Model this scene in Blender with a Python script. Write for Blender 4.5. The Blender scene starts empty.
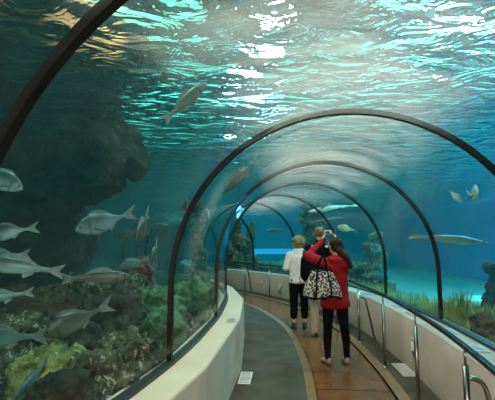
import bpy, bmesh, math, random
from mathutils import Vector, Matrix, Euler, noise
PI = math.pi
random.seed(7)
sc = bpy.context.scene
COL = sc.collection

# ------------------------------------------------------------------ camera
F = 400.0; EYE = 1.6; PITCH = math.atan(40 / F)
cam = bpy.data.cameras.new('camera'); camo = bpy.data.objects.new('camera', cam); COL.objects.link(camo)
cam.sensor_fit = 'HORIZONTAL'; cam.sensor_width = 36; cam.lens = 36 * F / 495
cam.clip_start = 0.05; cam.clip_end = 200
camo.location = (0, 0, EYE); camo.rotation_euler = (PI / 2 + PITCH, 0, 0)
sc.camera = camo
FW = Vector((0, math.cos(PITCH), math.sin(PITCH))); UP = Vector((0, -math.sin(PITCH), math.cos(PITCH)))
def at(x, y, D):
    """world point seen at photo pixel (x, y) at distance D in front of the camera"""
    r = Vector(((x - 247.5) / F, 0, 0)) + FW + UP * ((200 - y) / F)
    return Vector((0, 0, EYE)) + r * (D / r.y)
def onz(x, y, z=0.0):
    r = Vector(((x - 247.5) / F, 0, 0)) + FW + UP * ((200 - y) / F)
    return Vector((0, 0, EYE)) + r * ((z - EYE) / r.z)

# ------------------------------------------------------------------ render look
sc.view_settings.view_transform = 'Standard'; sc.view_settings.look = 'None'
sc.view_settings.gamma = 1.0; sc.view_settings.use_curve_mapping = False
sc.view_settings.exposure = 0.14
cy = sc.cycles
cy.max_bounces = 14; cy.diffuse_bounces = 3; cy.glossy_bounces = 6; cy.transmission_bounces = 8
cy.transparent_max_bounces = 48; cy.volume_bounces = 1
cy.caustics_reflective = False; cy.caustics_refractive = False
cy.sample_clamp_indirect = 4.0; cy.sample_clamp_direct = 0
cy.use_denoising = True
try: cy.denoising_input_passes = 'RGB_ALBEDO_NORMAL'
except Exception: pass
w = bpy.data.worlds.new('world'); sc.world = w; w.use_nodes = True
w.node_tree.nodes['Background'].inputs[0].default_value = (0.02, 0.05, 0.06, 1)
w.node_tree.nodes['Background'].inputs[1].default_value = 0.4

# ------------------------------------------------------------------ materials
def newmat(name):
    m = bpy.data.materials.new(name); m.use_nodes = True
    nt = m.node_tree; nt.nodes.clear()
    out = nt.nodes.new('ShaderNodeOutputMaterial')
    return m, nt, out
def N(nt, t, **kw):
    n = nt.nodes.new('ShaderNode' + t)
    for k, v in kw.items():
        if hasattr(n, k): setattr(n, k, v)
    return n
def ramp(nt, stops):
    r = nt.nodes.new('ShaderNodeValToRGB'); e = r.color_ramp.elements
    while len(e) > 1: e.remove(e[-1])
    e[0].position = stops[0][0]; e[0].color = (*stops[0][1], 1)
    for p, c in stops[1:]:
        k = e.new(p); k.color = (*c, 1)
    return r
def mat(name, c1, c2=None, scale=5.0, rough=0.6, metal=0.0, bump=0.0, bscale=None, coords='Object', detail=4, mid=(0.35, 0.65), spec=0.5, sheen=0):
    m, nt, out = newmat(name)
    p = N(nt, 'BsdfPrincipled'); p.inputs['Roughness'].default_value = rough; p.inputs['Metallic'].default_value = metal
    p.inputs['Specular IOR Level'].default_value = spec
    if sheen: p.inputs['Sheen Weight'].default_value = sheen
    nt.links.new(p.outputs[0], out.inputs[0])
    tc = N(nt, 'TexCoord')
    if c2 is None: p.inputs['Base Color'].default_value = (*c1, 1)
    else:
        no = N(nt, 'TexNoise'); no.inputs['Scale'].default_value = scale; no.inputs['Detail'].default_value = detail
        nt.links.new(tc.outputs[coords], no.inputs['Vector'])
        r = ramp(nt, [(mid[0], c1), (mid[1], c2)]); nt.links.new(no.outputs['Fac'], r.inputs[0])
        nt.links.new(r.outputs[0], p.inputs['Base Color'])
    if bump:
        nb = N(nt, 'TexNoise'); nb.inputs['Scale'].default_value = bscale or scale * 4; nb.inputs['Detail'].default_value = 6
        nt.links.new(tc.outputs[coords], nb.inputs['Vector'])
        b = N(nt, 'Bump'); b.inputs['Strength'].default_value = bump; b.inputs['Distance'].default_value = 0.02
        nt.links.new(nb.outputs['Fac'], b.inputs['Height']); nt.links.new(b.outputs[0], p.inputs['Normal'])
    return m
def emit(name, col, st):
    m, nt, out = newmat(name); e = N(nt, 'Emission'); e.inputs[0].default_value = (*col, 1); e.inputs[1].default_value = st
    nt.links.new(e.outputs[0], out.inputs[0]); return m

M = {}
def rockmat(name, c1, c2, c3, scale, spk=0.62, bump=0.06, crust=14):
    """two noise octaves for the stone, pale encrusting growth in patches, deep crevices in the relief"""
    m, nt, out = newmat(name); p = N(nt, 'BsdfPrincipled'); p.inputs['Roughness'].default_value = 0.92; p.inputs['Specular IOR Level'].default_value = 0.2
    tc = N(nt, 'TexCoord')
    no = N(nt, 'TexNoise'); no.inputs['Scale'].default_value = scale; no.inputs['Detail'].default_value = 7; no.inputs['Roughness'].default_value = .65
    nt.links.new(tc.outputs['Object'], no.inputs['Vector']); r = ramp(nt, [(0.36, c1), (0.64, c2)]); nt.links.new(no.outputs['Fac'], r.inputs[0])
    n2 = N(nt, 'TexNoise'); n2.inputs['Scale'].default_value = crust; n2.inputs['Detail'].default_value = 8; n2.inputs['Roughness'].default_value = .7
    nt.links.new(tc.outputs['Object'], n2.inputs['Vector']); r2 = ramp(nt, [(spk - .04, (0, 0, 0)), (spk + .04, (1, 1, 1))]); nt.links.new(n2.outputs['Fac'], r2.inputs[0])
    mx = N(nt, 'Mix'); mx.data_type = 'RGBA'; nt.links.new(r2.outputs[0], mx.inputs[0]); nt.links.new(r.outputs[0], mx.inputs[6]); mx.inputs[7].default_value = (*c3, 1)
    nt.links.new(mx.outputs[2], p.inputs['Base Color'])
    vo = N(nt, 'TexVoronoi'); vo.inputs['Scale'].default_value = crust * .55; nt.links.new(tc.outputs['Object'], vo.inputs['Vector'])
    ad = N(nt, 'Math'); ad.operation = 'MULTIPLY_ADD'; ad.inputs[1].default_value = -.5; nt.links.new(vo.outputs['Distance'], ad.inputs[0]); nt.links.new(n2.outputs['Fac'], ad.inputs[2])
    b = N(nt, 'Bump'); b.inputs['Strength'].default_value = 1; b.inputs['Distance'].default_value = bump; nt.links.new(ad.outputs[0], b.inputs['Height']); nt.links.new(b.outputs[0], p.inputs['Normal'])
    nt.links.new(p.outputs[0], out.inputs[0]); return m
M['rock_dark'] = rockmat('rock_dark', (0.018, 0.026, 0.022), (0.07, 0.08, 0.06), (0.20, 0.18, 0.10), 2.2, .66, .09, 9)
M['rock_green'] = rockmat('rock_green', (0.02, 0.045, 0.026), (0.11, 0.17, 0.085), (0.28, 0.33, 0.19), 4, .60, .05, 15)
M['rock_yellow'] = rockmat('rock_yellow', (0.08, 0.13, 0.04), (0.42, 0.44, 0.16), (0.60, 0.62, 0.30), 5, .62, .05, 16)
M['rock_brown'] = rockmat('rock_brown', (0.035, 0.025, 0.018), (0.15, 0.10, 0.055), (0.30, 0.22, 0.12), 3, .62, .07, 10)
M['rubble'] = rockmat('rubble', (0.02, 0.032, 0.02), (0.12, 0.13, 0.075), (0.42, 0.41, 0.28), 7, .58, .05, 20)
M['rock_mix'] = rockmat('rock_mix', (0.05, 0.055, 0.04), (0.24, 0.23, 0.16), (0.42, 0.40, 0.26), 3, .56, .09, 8)
M['rock_rust'] = rockmat('rock_rust', (0.10, 0.05, 0.03), (0.42, 0.24, 0.13), (0.6, 0.42, 0.24), 2.5, .58, .09, 6)
M['rock_moss'] = rockmat('rock_moss', (0.06, 0.12, 0.07), (0.20, 0.32, 0.17), (0.36, 0.42, 0.26), 3, .66, .03, 12)
M['rock_grey'] = rockmat('rock_grey', (0.09, 0.10, 0.09), (0.30, 0.29, 0.25), (0.45, 0.42, 0.34), 2.5, .62, .07, 9)
M['ledge_reflection'] = rockmat('ledge_reflection', (0.10, 0.075, 0.04), (0.26, 0.19, 0.10), (0.34, 0.26, 0.14), 1.5, .64, .06, 8)  # brown tone of the mirrored ledge, put into a stone colour
M['sand'] = mat('sand', (0.50, 0.52, 0.44), (0.72, 0.72, 0.62), 1.5, 0.95, bump=0.3, bscale=30)
M['tank_paint'] = mat('tank_paint', (0.01, 0.17, 0.66), (0.02, 0.23, 0.74), 0.35, 0.9)
M['tank_paint_teal'] = mat('tank_paint_teal', (0.02, 0.36, 0.50), (0.04, 0.43, 0.56), 0.35, 0.9)
M['grass'] = mat('sea_grass', (0.10, 0.15, 0.025), (0.52, 0.46, 0.12), 3.0, 0.7)
M['black_rubber'] = mat('black_rubber', (0.012, 0.013, 0.014), rough=0.45)
M['rib_paint'] = mat('rib_paint', (0.004, 0.005, 0.005), (0.009, 0.010, 0.010), 6, rough=0.4, spec=.15)
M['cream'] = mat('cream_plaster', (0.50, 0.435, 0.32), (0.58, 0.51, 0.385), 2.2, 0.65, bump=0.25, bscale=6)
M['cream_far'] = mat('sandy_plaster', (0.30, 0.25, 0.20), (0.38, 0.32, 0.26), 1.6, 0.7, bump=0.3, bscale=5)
M['asphalt'] = mat('grey_carpet', (0.050, 0.043, 0.030), (0.085, 0.074, 0.054), 3.0, 0.85, spec=.2, bump=0.5, bscale=90)
M['steel'] = mat('polished_steel', (0.26, 0.25, 0.22), rough=0.30, metal=1.0)
M['steel_dark'] = mat('dark_steel', (0.13, 0.13, 0.12), rough=0.22, metal=1.0)
M['plate'] = mat('plate_grey', (0.42, 0.41, 0.38), (0.50, 0.49, 0.46), 8, 0.5)
M['white_plastic'] = mat('white_plastic', (0.75, 0.74, 0.70), rough=0.4)
M['dark'] = mat('dark_mark', (0.04, 0.045, 0.05), rough=0.5)
M['blue_ink'] = mat('blue_ink', (0.10, 0.22, 0.36), rough=0.5)
M['concrete'] = mat('concrete', (0.10, 0.10, 0.10), (0.16, 0.16, 0.15), 1.2, 0.85)
M['skin'] = mat('skin', (0.56, 0.33, 0.23), rough=0.55)
M['red_wool'] = mat('red_wool', (0.19, 0.005, 0.008), (0.28, 0.008, 0.012), 14, 0.85, bump=0.3, bscale=60, sheen=0.0, spec=0.2)
M['white_cloth'] = mat('white_cloth', (0.66, 0.66, 0.62), (0.78, 0.78, 0.74), 8, 0.85, bump=0.5, bscale=16)
M['black_cloth'] = mat('black_cloth', (0.004, 0.004, 0.005), (0.008, 0.008, 0.009), 10, 0.9, spec=0.05)
M['beige_cloth'] = mat('beige_cloth', (0.42, 0.33, 0.22), (0.5, 0.40, 0.28), 8, 0.85)
M['hair_dark'] = mat('hair_dark', (0.012, 0.007, 0.006), (0.035, 0.018, 0.013), 30, 0.75, spec=.15)
M['hair_blond'] = mat('hair_blond', (0.12, 0.07, 0.03), (0.42, 0.28, 0.13), 28, 0.6, bump=1, bscale=60)
M['hair_grey'] = mat('hair_grey', (0.10, 0.055, 0.03), (0.24, 0.14, 0.08), 28, 0.6)
M['shoe_black'] = mat('shoe_black', (0.015, 0.015, 0.016), rough=0.4)
M['shoe_beige'] = mat('shoe_beige', (0.24, 0.16, 0.11), rough=0.5)
M['silver'] = mat('silver', (0.75, 0.75, 0.76), rough=0.3, metal=0.4)
M['eye'] = mat('fish_eye', (0.01, 0.01, 0.01), rough=0.15)
M['coral_red'] = mat('coral_red', (0.16, 0.05, 0.045), (0.32, 0.13, 0.11), 6, 0.9, bump=1)

# leopard print
m, nt, out = newmat('leopard_print'); p = N(nt, 'BsdfPrincipled'); p.inputs['Roughness'].default_value = 0.7
tc = N(nt, 'TexCoord'); no = N(nt, 'TexNoise'); no.inputs['Scale'].default_value = 42; no.inputs['Detail'].default_value = 1.0
r = ramp(nt, [(0.47, (0.015, 0.013, 0.012)), (0.56, (0.50, 0.47, 0.40))]); nt.links.new(tc.outputs['Object'], no.inputs['Vector'])
nt.links.new(no.outputs['Fac'], r.inputs[0]); nt.links.new(r.outputs[0], p.inputs['Base Color']); nt.links.new(p.outputs[0], out.inputs[0])
M['leopard'] = m

# glossy brown stone paving, joints from the strip's own (s, offset) coordinates
m, nt, out = newmat('brown_paving'); p = N(nt, 'BsdfPrincipled')
uv = N(nt, 'UVMap'); uv.uv_map = 'UVMap'
br = N(nt, 'TexBrick'); br.offset = 0.0; br.inputs['Scale'].default_value = 1.0
br.inputs['Brick Width'].default_value = 0.62; br.inputs['Row Height'].default_value = 0.80; br.inputs['Mortar Size'].default_value = 0.011
br.inputs['Mortar Smooth'].default_value = 0.0
br.inputs['Color1'].default_value = (0.15, 0.050, 0.017, 1); br.inputs['Color2'].default_value = (0.21, 0.078, 0.028, 1); br.inputs['Mortar'].default_value = (0.012, 0.008, 0.006, 1)
nt.links.new(uv.outputs[0], br.inputs['Vector'])
no = N(nt, 'TexNoise'); no.inputs['Scale'].default_value = 4; no.inputs['Detail'].default_value = 5
tc = N(nt, 'TexCoord'); nt.links.new(tc.outputs['Object'], no.inputs['Vector'])
r = ramp(nt, [(0.3, (0.78, 0.78, 0.78)), (0.7, (1.15, 1.12, 1.08))]); nt.links.new(no.outputs['Fac'], r.inputs[0])
mx = N(nt, 'Mix'); mx.data_type = 'RGBA'; mx.blend_type = 'MULTIPLY'; mx.inputs[0].default_value = 1
nt.links.new(br.outputs['Color'], mx.inputs[6]); nt.links.new(r.outputs[0], mx.inputs[7]); nt.links.new(mx.outputs[2], p.inputs['Base Color'])
rr = ramp(nt, [(0.35, (0.16,) * 3), (0.7, (0.24,) * 3)]); nt.links.new(no.outputs['Fac'], rr.inputs[0]); nt.links.new(rr.outputs[0], p.inputs['Roughness'])
b = N(nt, 'Bump'); b.inputs['Strength'].default_value = 0.35; b.inputs['Distance'].default_value = 0.01; b.invert = True
nt.links.new(br.outputs['Fac'], b.inputs['Height']); nt.links.new(b.outputs[0], p.inputs['Normal'])
nt.links.new(p.outputs[0], out.inputs[0]); M['paving'] = m
M['border'] = mat('orange_brown_edging', (0.15, 0.070, 0.026), (0.23, 0.115, 0.048), 5, 0.35)

# acrylic: clear, fresnel reflection, grey veil of light put into the crown as streaky haze
m, nt, out = newmat('clear_acrylic')
tr = N(nt, 'BsdfTransparent'); tr.inputs[0].default_value = (0.985, 0.992, 0.99, 1)
gl = N(nt, 'BsdfGlossy'); gl.inputs['Roughness'].default_value = 0.06
lw = N(nt, 'LayerWeight'); lw.inputs[0].default_value = 0.5
pw5 = N(nt, 'Math'); pw5.operation = 'POWER'; pw5.inputs[1].default_value = 4.6; nt.links.new(lw.outputs['Facing'], pw5.inputs[0])
fr = N(nt, 'Math'); fr.operation = 'MULTIPLY_ADD'; fr.inputs[1].default_value = 0.40; fr.inputs[2].default_value = 0.018; nt.links.new(pw5.outputs[0], fr.inputs[0])
mx = N(nt, 'MixShader'); nt.links.new(fr.outputs[0], mx.inputs[0]); nt.links.new(tr.outputs[0], mx.inputs[1]); nt.links.new(gl.outputs[0], mx.inputs[2])
di = N(nt, 'BsdfDiffuse'); di.inputs[0].default_value = (0.75, 0.78, 0.78, 1)
no = N(nt, 'TexNoise'); no.inputs['Scale'].default_value = 1.3; no.inputs['Detail'].default_value = 6; no.inputs['Distortion'].default_value = 1.2
tc = N(nt, 'TexCoord'); mp = N(nt, 'Mapping'); mp.inputs['Scale'].default_value = (0.45, 2.2, 2.2)
nt.links.new(tc.outputs['Object'], mp.inputs[0]); nt.links.new(mp.outputs[0], no.inputs['Vector'])
r = ramp(nt, [(0.38, (0.15,) * 3), (0.70, (1.0,) * 3)]); nt.links.new(no.outputs['Fac'], r.inputs[0])
ge = N(nt, 'NewGeometry'); sg = N(nt, 'SeparateXYZ'); nt.links.new(ge.outputs['Normal'], sg.inputs[0])
az = N(nt, 'Math'); az.operation = 'ABSOLUTE'; nt.links.new(sg.outputs['Z'], az.inputs[0])
rz_ = ramp(nt, [(0.0, (0.002,) * 3), (0.80, (0.008,) * 3), (0.95, (0.36,) * 3)]); nt.links.new(az.outputs[0], rz_.inputs[0])
hz = N(nt, 'Math'); hz.operation = 'MULTIPLY'; nt.links.new(r.outputs[0], hz.inputs[0]); nt.links.new(rz_.outputs[0], hz.inputs[1])
tl = N(nt, 'BsdfTranslucent'); tl.inputs[0].default_value = (0.80, 0.80, 0.77, 1)
dm = N(nt, 'MixShader'); dm.inputs[0].default_value = .6; nt.links.new(di.outputs[0], dm.inputs[1]); nt.links.new(tl.outputs[0], dm.inputs[2])
m2 = N(nt, 'MixShader'); nt.links.new(hz.outputs[0], m2.inputs[0]); nt.links.new(mx.outputs[0], m2.inputs[1]); nt.links.new(dm.outputs[0], m2.inputs[2])
nt.links.new(m2.outputs[0], out.inputs[0]); M['acrylic'] = m

# water body: clear boundary, tinted and slightly cloudy inside
m, nt, out = newmat('tank_water')
tr = N(nt, 'BsdfTransparent'); nt.links.new(tr.outputs[0], out.inputs['Surface'])
va = N(nt, 'VolumeAbsorption'); va.inputs['Color'].default_value = (0.02, 0.78, 0.84, 1); va.inputs['Density'].default_value = 0.17
vs = N(nt, 'VolumeScatter'); vs.inputs['Color'].default_value = (0.08, 0.72, 0.80, 1); vs.inputs['Density'].default_value = 0.014; vs.inputs['Anisotropy'].default_value = 0.25
ad = N(nt, 'AddShader'); nt.links.new(va.outputs[0], ad.inputs[0]); nt.links.new(vs.outputs[0], ad.inputs[1]); nt.links.new(ad.outputs[0], out.inputs['Volume'])
m.cycles.homogeneous_volume = True if hasattr(m.cycles, 'homogeneous_volume') else None
M['water'] = m

# rippled surface seen from below
m, nt, out = newmat('water_surface')
tc = N(nt, 'TexCoord'); mp = N(nt, 'Mapping'); mp.inputs['Scale'].default_value = (1.5, 2.3, 1.0); mp.inputs['Rotation'].default_value = (0, 0, 0.9)
nt.links.new(tc.outputs['Object'], mp.inputs[0])
n1 = N(nt, 'TexNoise'); n1.inputs['Scale'].default_value = 1.6; n1.inputs['Detail'].default_value = 3.0; n1.inputs['Distortion'].default_value = 0.9
nt.links.new(mp.outputs[0], n1.inputs['Vector'])
bp = N(nt, 'Bump'); bp.inputs['Strength'].default_value = 1.0; bp.inputs['Distance'].default_value = 0.16
nt.links.new(n1.outputs['Fac'], bp.inputs['Height'])
fr = N(nt, 'Fresnel'); fr.inputs[0].default_value = 1.20; nt.links.new(bp.outputs[0], fr.inputs['Normal'])
gl = N(nt, 'BsdfGlossy'); gl.inputs['Roughness'].default_value = 0.02; nt.links.new(bp.outputs[0], gl.inputs['Normal'])
rf = N(nt, 'BsdfRefraction'); rf.inputs['IOR'].default_value = 1.12; rf.inputs['Roughness'].default_value = 0.0; nt.links.new(bp.outputs[0], rf.inputs['Normal'])
tr = N(nt, 'BsdfTransparent')
ma = N(nt, 'MixShader'); ma.inputs[0].default_value = 0.6; nt.links.new(tr.outputs[0], ma.inputs[1]); nt.links.new(rf.outputs[0], ma.inputs[2])
mx = N(nt, 'MixShader'); nt.links.new(fr.outputs[0], mx.inputs[0]); nt.links.new(ma.outputs[0], mx.inputs[1]); nt.links.new(gl.outputs[0], mx.inputs[2])
nt.links.new(mx.outputs[0], out.inputs[0]); M['surface'] = m

def fishmat(name, back, belly, rough=0.45, metal=0.08):
    m, nt, out = newmat(name); p = N(nt, 'BsdfPrincipled'); p.inputs['Roughness'].default_value = rough; p.inputs['Metallic'].default_value = metal
    tc = N(nt, 'TexCoord'); sp = N(nt, 'SeparateXYZ'); nt.links.new(tc.outputs['Generated'], sp.inputs[0])
    no = N(nt, 'TexNoise'); no.inputs['Scale'].default_value = 22; nt.links.new(tc.outputs['Generated'], no.inputs['Vector'])
    a = N(nt, 'Math'); a.operation = 'MULTIPLY_ADD'; a.inputs[1].default_value = 0.16; nt.links.new(no.outputs['Fac'], a.inputs[0]); nt.links.new(sp.outputs['Z'], a.inputs[2])
    r = ramp(nt, [(0.30, belly), (0.50, tuple((x + y) / 2 for x, y in zip(back, belly))), (0.80, back)]); nt.links.new(a.outputs[0], r.inputs[0])
    # dark gill band behind the head
    s = N(nt, 'Math'); s.operation = 'SUBTRACT'; s.inputs[1].default_value = 0.76; nt.links.new(sp.outputs['X'], s.inputs[0])
    ab = N(nt, 'Math'); ab.operation = 'ABSOLUTE'; nt.links.new(s.outputs[0], ab.inputs[0])
    r2 = ramp(nt, [(0.012, (0.18,) * 3), (0.035, (1, 1, 1))]); nt.links.new(ab.outputs[0], r2.inputs[0])
    mx = N(nt, 'Mix'); mx.data_type = 'RGBA'; mx.blend_type = 'MULTIPLY'; mx.inputs[0].default_value = 0.5
    nt.links.new(r.outputs[0], mx.inputs[6]); nt.links.new(r2.outputs[0], mx.inputs[7]); nt.links.new(mx.outputs[2], p.inputs['Base Color'])
    nt.links.new(p.outputs[0], out.inputs[0]); return m
M['fish_silver'] = fishmat('fish_silver', (0.02, 0.05, 0.055), (0.25, 0.38, 0.38))
M['fish_bronze'] = fishmat('fish_bronze', (0.025, 0.035, 0.028), (0.17, 0.18, 0.13))
M['fish_teal'] = fishmat('fish_teal', (0.04, 0.10, 0.10), (0.13, 0.24, 0.23))
M['fish_pale'] = fishmat('fish_pale', (0.30, 0.36, 0.33), (0.62, 0.66, 0.58))
M['fish_shark'] = fishmat('fish_shark', (0.16, 0.18, 0.15), (0.85, 0.80, 0.66))
M['fish_sturgeon'] = fishmat('fish_sturgeon', (0.05, 0.08, 0.07), (0.36, 0.40, 0.32))
M['fish_yellow'] = fishmat('fish_yellow', (0.34, 0.30, 0.12), (0.80, 0.72, 0.38))
M['fin'] = mat('fin', (0.09, 0.14, 0.13), (0.17, 0.22, 0.20), 12, 0.5)

# ------------------------------------------------------------------ object helpers
def link(name, me, m=None, parent=None):
    o = bpy.data.objects.new(name, me); COL.objects.link(o)
    if m is not None and me is not None:
        me.materials.clear()
        for x in (m if isinstance(m, (list, tuple)) else [m]): me.materials.append(x)
    if parent is not None: o.parent = parent
    return o
def mesh(name, verts, faces, m=None, parent=None, smooth=False):
    me = bpy.data.meshes.new(name); me.from_pydata([tuple(v) for v in verts], [], faces); me.update()
    if smooth: me.polygons.foreach_set('use_smooth', [True] * len(me.polygons))
    return link(name, me, m, parent)
def tag(o, label=None, cat=None, group=None, kind=None):
    if label: o['label'] = label
    if cat: o['category'] = cat
    if group: o['group'] = group
    if kind: o['kind'] = kind
    return o
def empty(name, loc=(0, 0, 0), rz=0):
    o = bpy.data.objects.new(name, None); COL.objects.link(o); o.location = loc; o.rotation_euler = (0, 0, rz); o.empty_display_size = 0.1
    return o
def bm_obj(name, bm, m, parent=None, smooth=False):
    me = bpy.data.meshes.new(name); bm.normal_update(); bm.to_mesh(me); bm.free()
    if smooth: me.polygons.foreach_set('use_smooth', [True] * len(me.polygons))
    return link(name, me, m, parent)
def box_bm(bm, c, s, rot=None, bevel=0.0):
    r = bmesh.ops.create_cube(bm, size=1.0)
    vs = r['verts']
    bmesh.ops.scale(bm, vec=s, verts=vs)
    if bevel:
        es = list({e for v in vs for e in v.link_edges})
        rr = bmesh.ops.bevel(bm, geom=es, offset=bevel, segments=2, affect='EDGES', profile=0.5)
        vs = list({v for f in rr['faces'] for v in f.verts} | {v for v in vs if v.is_valid})
    mt = Matrix.Translation(c)
    if rot is not None: mt = mt @ rot.to_4x4()
    bmesh.ops.transform(bm, matrix=mt, verts=vs)
def tube_mesh(pts, r, n=12, closed=False):
    """tube along points with radius r (number or list)"""
    pts = [Vector(p) for p in pts]; V = []; Fc = []
    up = Vector((0, 0, 1))
    prev = None
    for i, p in enumerate(pts):
        a = pts[max(i - 1, 0)]; b = pts[min(i + 1, len(pts) - 1)]
        if closed: a = pts[i - 1]; b = pts[(i + 1) % len(pts)]
        t = (b - a).normalized()
        if prev is None:
            u = t.cross(up) if abs(t.z) < 0.95 else t.cross(Vector((1, 0, 0)))
        else: u = prev - t * prev.dot(t)
        u.normalize(); prev = u; v = t.cross(u)
        rr = r[i] if isinstance(r, (list, tuple)) else r
        for k in range(n):
            an = 2 * PI * k / n; V.append(p + (u * math.cos(an) + v * math.sin(an)) * rr)
    L = len(pts)
    for i in range(L if closed else L - 1):
        j = (i + 1) % L
        for k in range(n):
            k2 = (k + 1) % n; Fc.append((i * n + k, i * n + k2, j * n + k2, j * n + k))
    if not closed:
        Fc.append(tuple(range(n))[::-1]); Fc.append(tuple((L - 1) * n + k for k in range(n)))
    return V, Fc
def tube(name, pts, r, m, parent=None, n=12, closed=False):
    V, Fc = tube_mesh(pts, r, n, closed)
    if parent is not None and parent.type == 'EMPTY' and parent.get('_world'): pass
    return mesh(name, V, Fc, m, parent, True)

# ------------------------------------------------------------------ the tunnel's path (foot of the outer curb)
CP = [(-2.6, -5.2), (-0.75, -3.1), (0.42, -1.2), (1.24, 0.75), (1.75, 2.75), (1.96, 4.3), (2.05, 5.7), (1.99, 7.9), (1.22, 10.8), (-0.35, 13.2), (-2.1, 15.4), (-3.0, 17.8), (-3.2, 20.4), (-3.0, 22.9), (-2.8, 26.0)]
def catmull(P, per=24):
    o = []
    for i in range(1, len(P) - 2):
        p0, p1, p2, p3 = [Vector(P[i + k]) for k in (-1, 0, 1, 2)]
        for k in range(per):
            t = k / per
            o.append(0.5 * ((2 * p1) + (-p0 + p2) * t + (2 * p0 - 5 * p1 + 4 * p2 - p3) * t * t + (-p0 + 3 * p1 - 3 * p2 + p3) * t ** 3))
    o.append(Vector(P[-2])); return o
path = catmull(CP)
for _ in range(60):
    path = [path[0]] + [(path[i - 1] + path[i] * 2 + path[i + 1]) / 4 for i in range(1, len(path) - 1)] + [path[-1]]
S = [0.0]
for a, b in zip(path, path[1:]): S.append(S[-1] + (b - a).length)
SMAX = S[-1] - 0.01
def P0(s):
    s = min(max(s, 0.0), SMAX)
    lo, hi = 0, len(S) - 1
    while hi - lo > 1:
        mdl = (lo + hi) // 2
        if S[mdl] <= s: lo = mdl
        else: hi = mdl
    t = (s - S[lo]) / (S[hi] - S[lo]); return path[lo].lerp(path[hi], t)
def tan(s): return (P0(s + 0.15) - P0(s - 0.15)).normalized()
def P(s, off, z=0.0):
    """point on the path: off is measured from the outer curb face towards the inside of the bend"""
    p = P0(s); t = tan(s); n = Vector((-t.y, t.x)); q = p + n * off
    return Vector((q.x, q.y, z))
def s_of_y(y):
    s = 0
    while P0(s).y < y and s < SMAX: s += 0.01
    return s
def yaw(s): t = tan(s); return math.atan2(t.y, t.x)
def sweep(name, prof, s0, s1, m, step=0.15, closed=False, flip=False, kind=None, parent=None, smooth=True, caps=False, slist=None):
    n = max(2, int((s1 - s0) / step)); V = []; Fc = []; UV = []
    if slist: n = len(slist) - 1
    L = [0.0]
    for a, b in zip(prof, prof[1:]): L.append(L[-1] + math.hypot(a[0] - b[0], a[1] - b[1]))
    for i in range(n + 1):
        s = slist[i] if slist else s0 + (s1 - s0) * i / n
        for j, (o, z) in enumerate(prof): V.append(P(s, o, z)); UV.append((s, L[j]))
    k = len(prof)
    for i in range(n):
        for j in range(k if closed else k - 1):
            j2 = (j + 1) % k
            f = (i * k + j, i * k + j2, (i + 1) * k + j2, (i + 1) * k + j); Fc.append(f[::-1] if flip else f)
    if caps and closed:
        c = tuple(range(k)); d = tuple(n * k + j for j in range(k))
        Fc.append(c[::-1] if not flip else c); Fc.append(d if not flip else d[::-1])
    o = mesh(name, V, Fc, m, parent, smooth)
    uv = o.data.uv_layers.new(name='UVMap')
    for l in o.data.loops: uv.data[l.index].uv = UV[l.vertex_index]
    if kind: o['kind'] = kind
    return o

CURB = 0.62; RO = 1.372; CZ = 1.215; CO = 1.045
def arch(r, z0=CURB, n=36, dz=0.0):
    """upright legs carrying a half round"""
    up = [(CO - r, z0 + (CZ - z0) * i / 4) for i in range(4)]
    return up + [(CO - r * math.cos(PI * i / n), CZ + r * math.sin(PI * i / n)) for i in range(n + 1)] + [(2 * CO - o_, z_) for o_, z_ in up[::-1]]

# floor strips
o = sweep('floor', [(2.14, 0), (1.34, 0)], 0, SMAX, M['asphalt'], kind='structure')
o = sweep('floor', [(1.34, 0.0), (1.24, 0.0)], 0, SMAX, M['border'], kind='structure')
o = sweep('floor', [(1.24, 0.0), (0.455, 0.0)], 0, SMAX, M['paving'], kind='structure')
o = sweep('trim_1', [(0.455, 0.0), (0.455, -0.03), (0.43, -0.03), (0.43, 0.012)], 0, SMAX, M['black_rubber'], kind='structure', smooth=False)
o = sweep('floor', [(0.43, 0.012), (0.31, 0.012)], 0, SMAX, M['border'], kind='structure')
o = sweep('floor', [(0.31, 0.012), (-0.02, 0.012)], 0, SMAX, M['asphalt'], kind='structure')
# curbs
RS = [s_of_y(0.70), s_of_y(2.84), s_of_y(5.0), s_of_y(7.0)]
while RS[-1] + 2.1 < SMAX: RS.append(RS[-1] + 2.1)
def curb(name, sgn, face, back, m, slist=None):
    b = 0.025
    pr = [(face - 0.02 * sgn, -0.1), (face, CURB - 0.03)] 
    for k in range(5):
        a = k / 4 * PI / 2; pr.append((face + sgn * (0.03 - 0.03 * math.cos(a)), CURB - 0.03 + 0.03 * math.sin(a)))
    pr += [(back, CURB), (back, -0.25)]
    return sweep(name, pr, 0, SMAX, m, kind='structure', flip=(sgn > 0), smooth=False, slist=slist)
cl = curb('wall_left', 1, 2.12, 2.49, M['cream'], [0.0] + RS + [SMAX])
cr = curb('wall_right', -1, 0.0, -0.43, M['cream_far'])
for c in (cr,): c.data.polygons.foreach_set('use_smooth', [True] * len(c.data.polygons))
# gaskets at the foot of the acrylic
for k, o0 in enumerate((CO - RO, CO + RO)):
    sweep('trim_%d' % (k + 2), [(o0 - 0.035, CURB), (o0 - 0.035, CURB + 0.028), (o0 + 0.035, CURB + 0.028), (o0 + 0.035, CURB)], 0, SMAX, M['black_rubber'], kind='structure', smooth=False)
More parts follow.
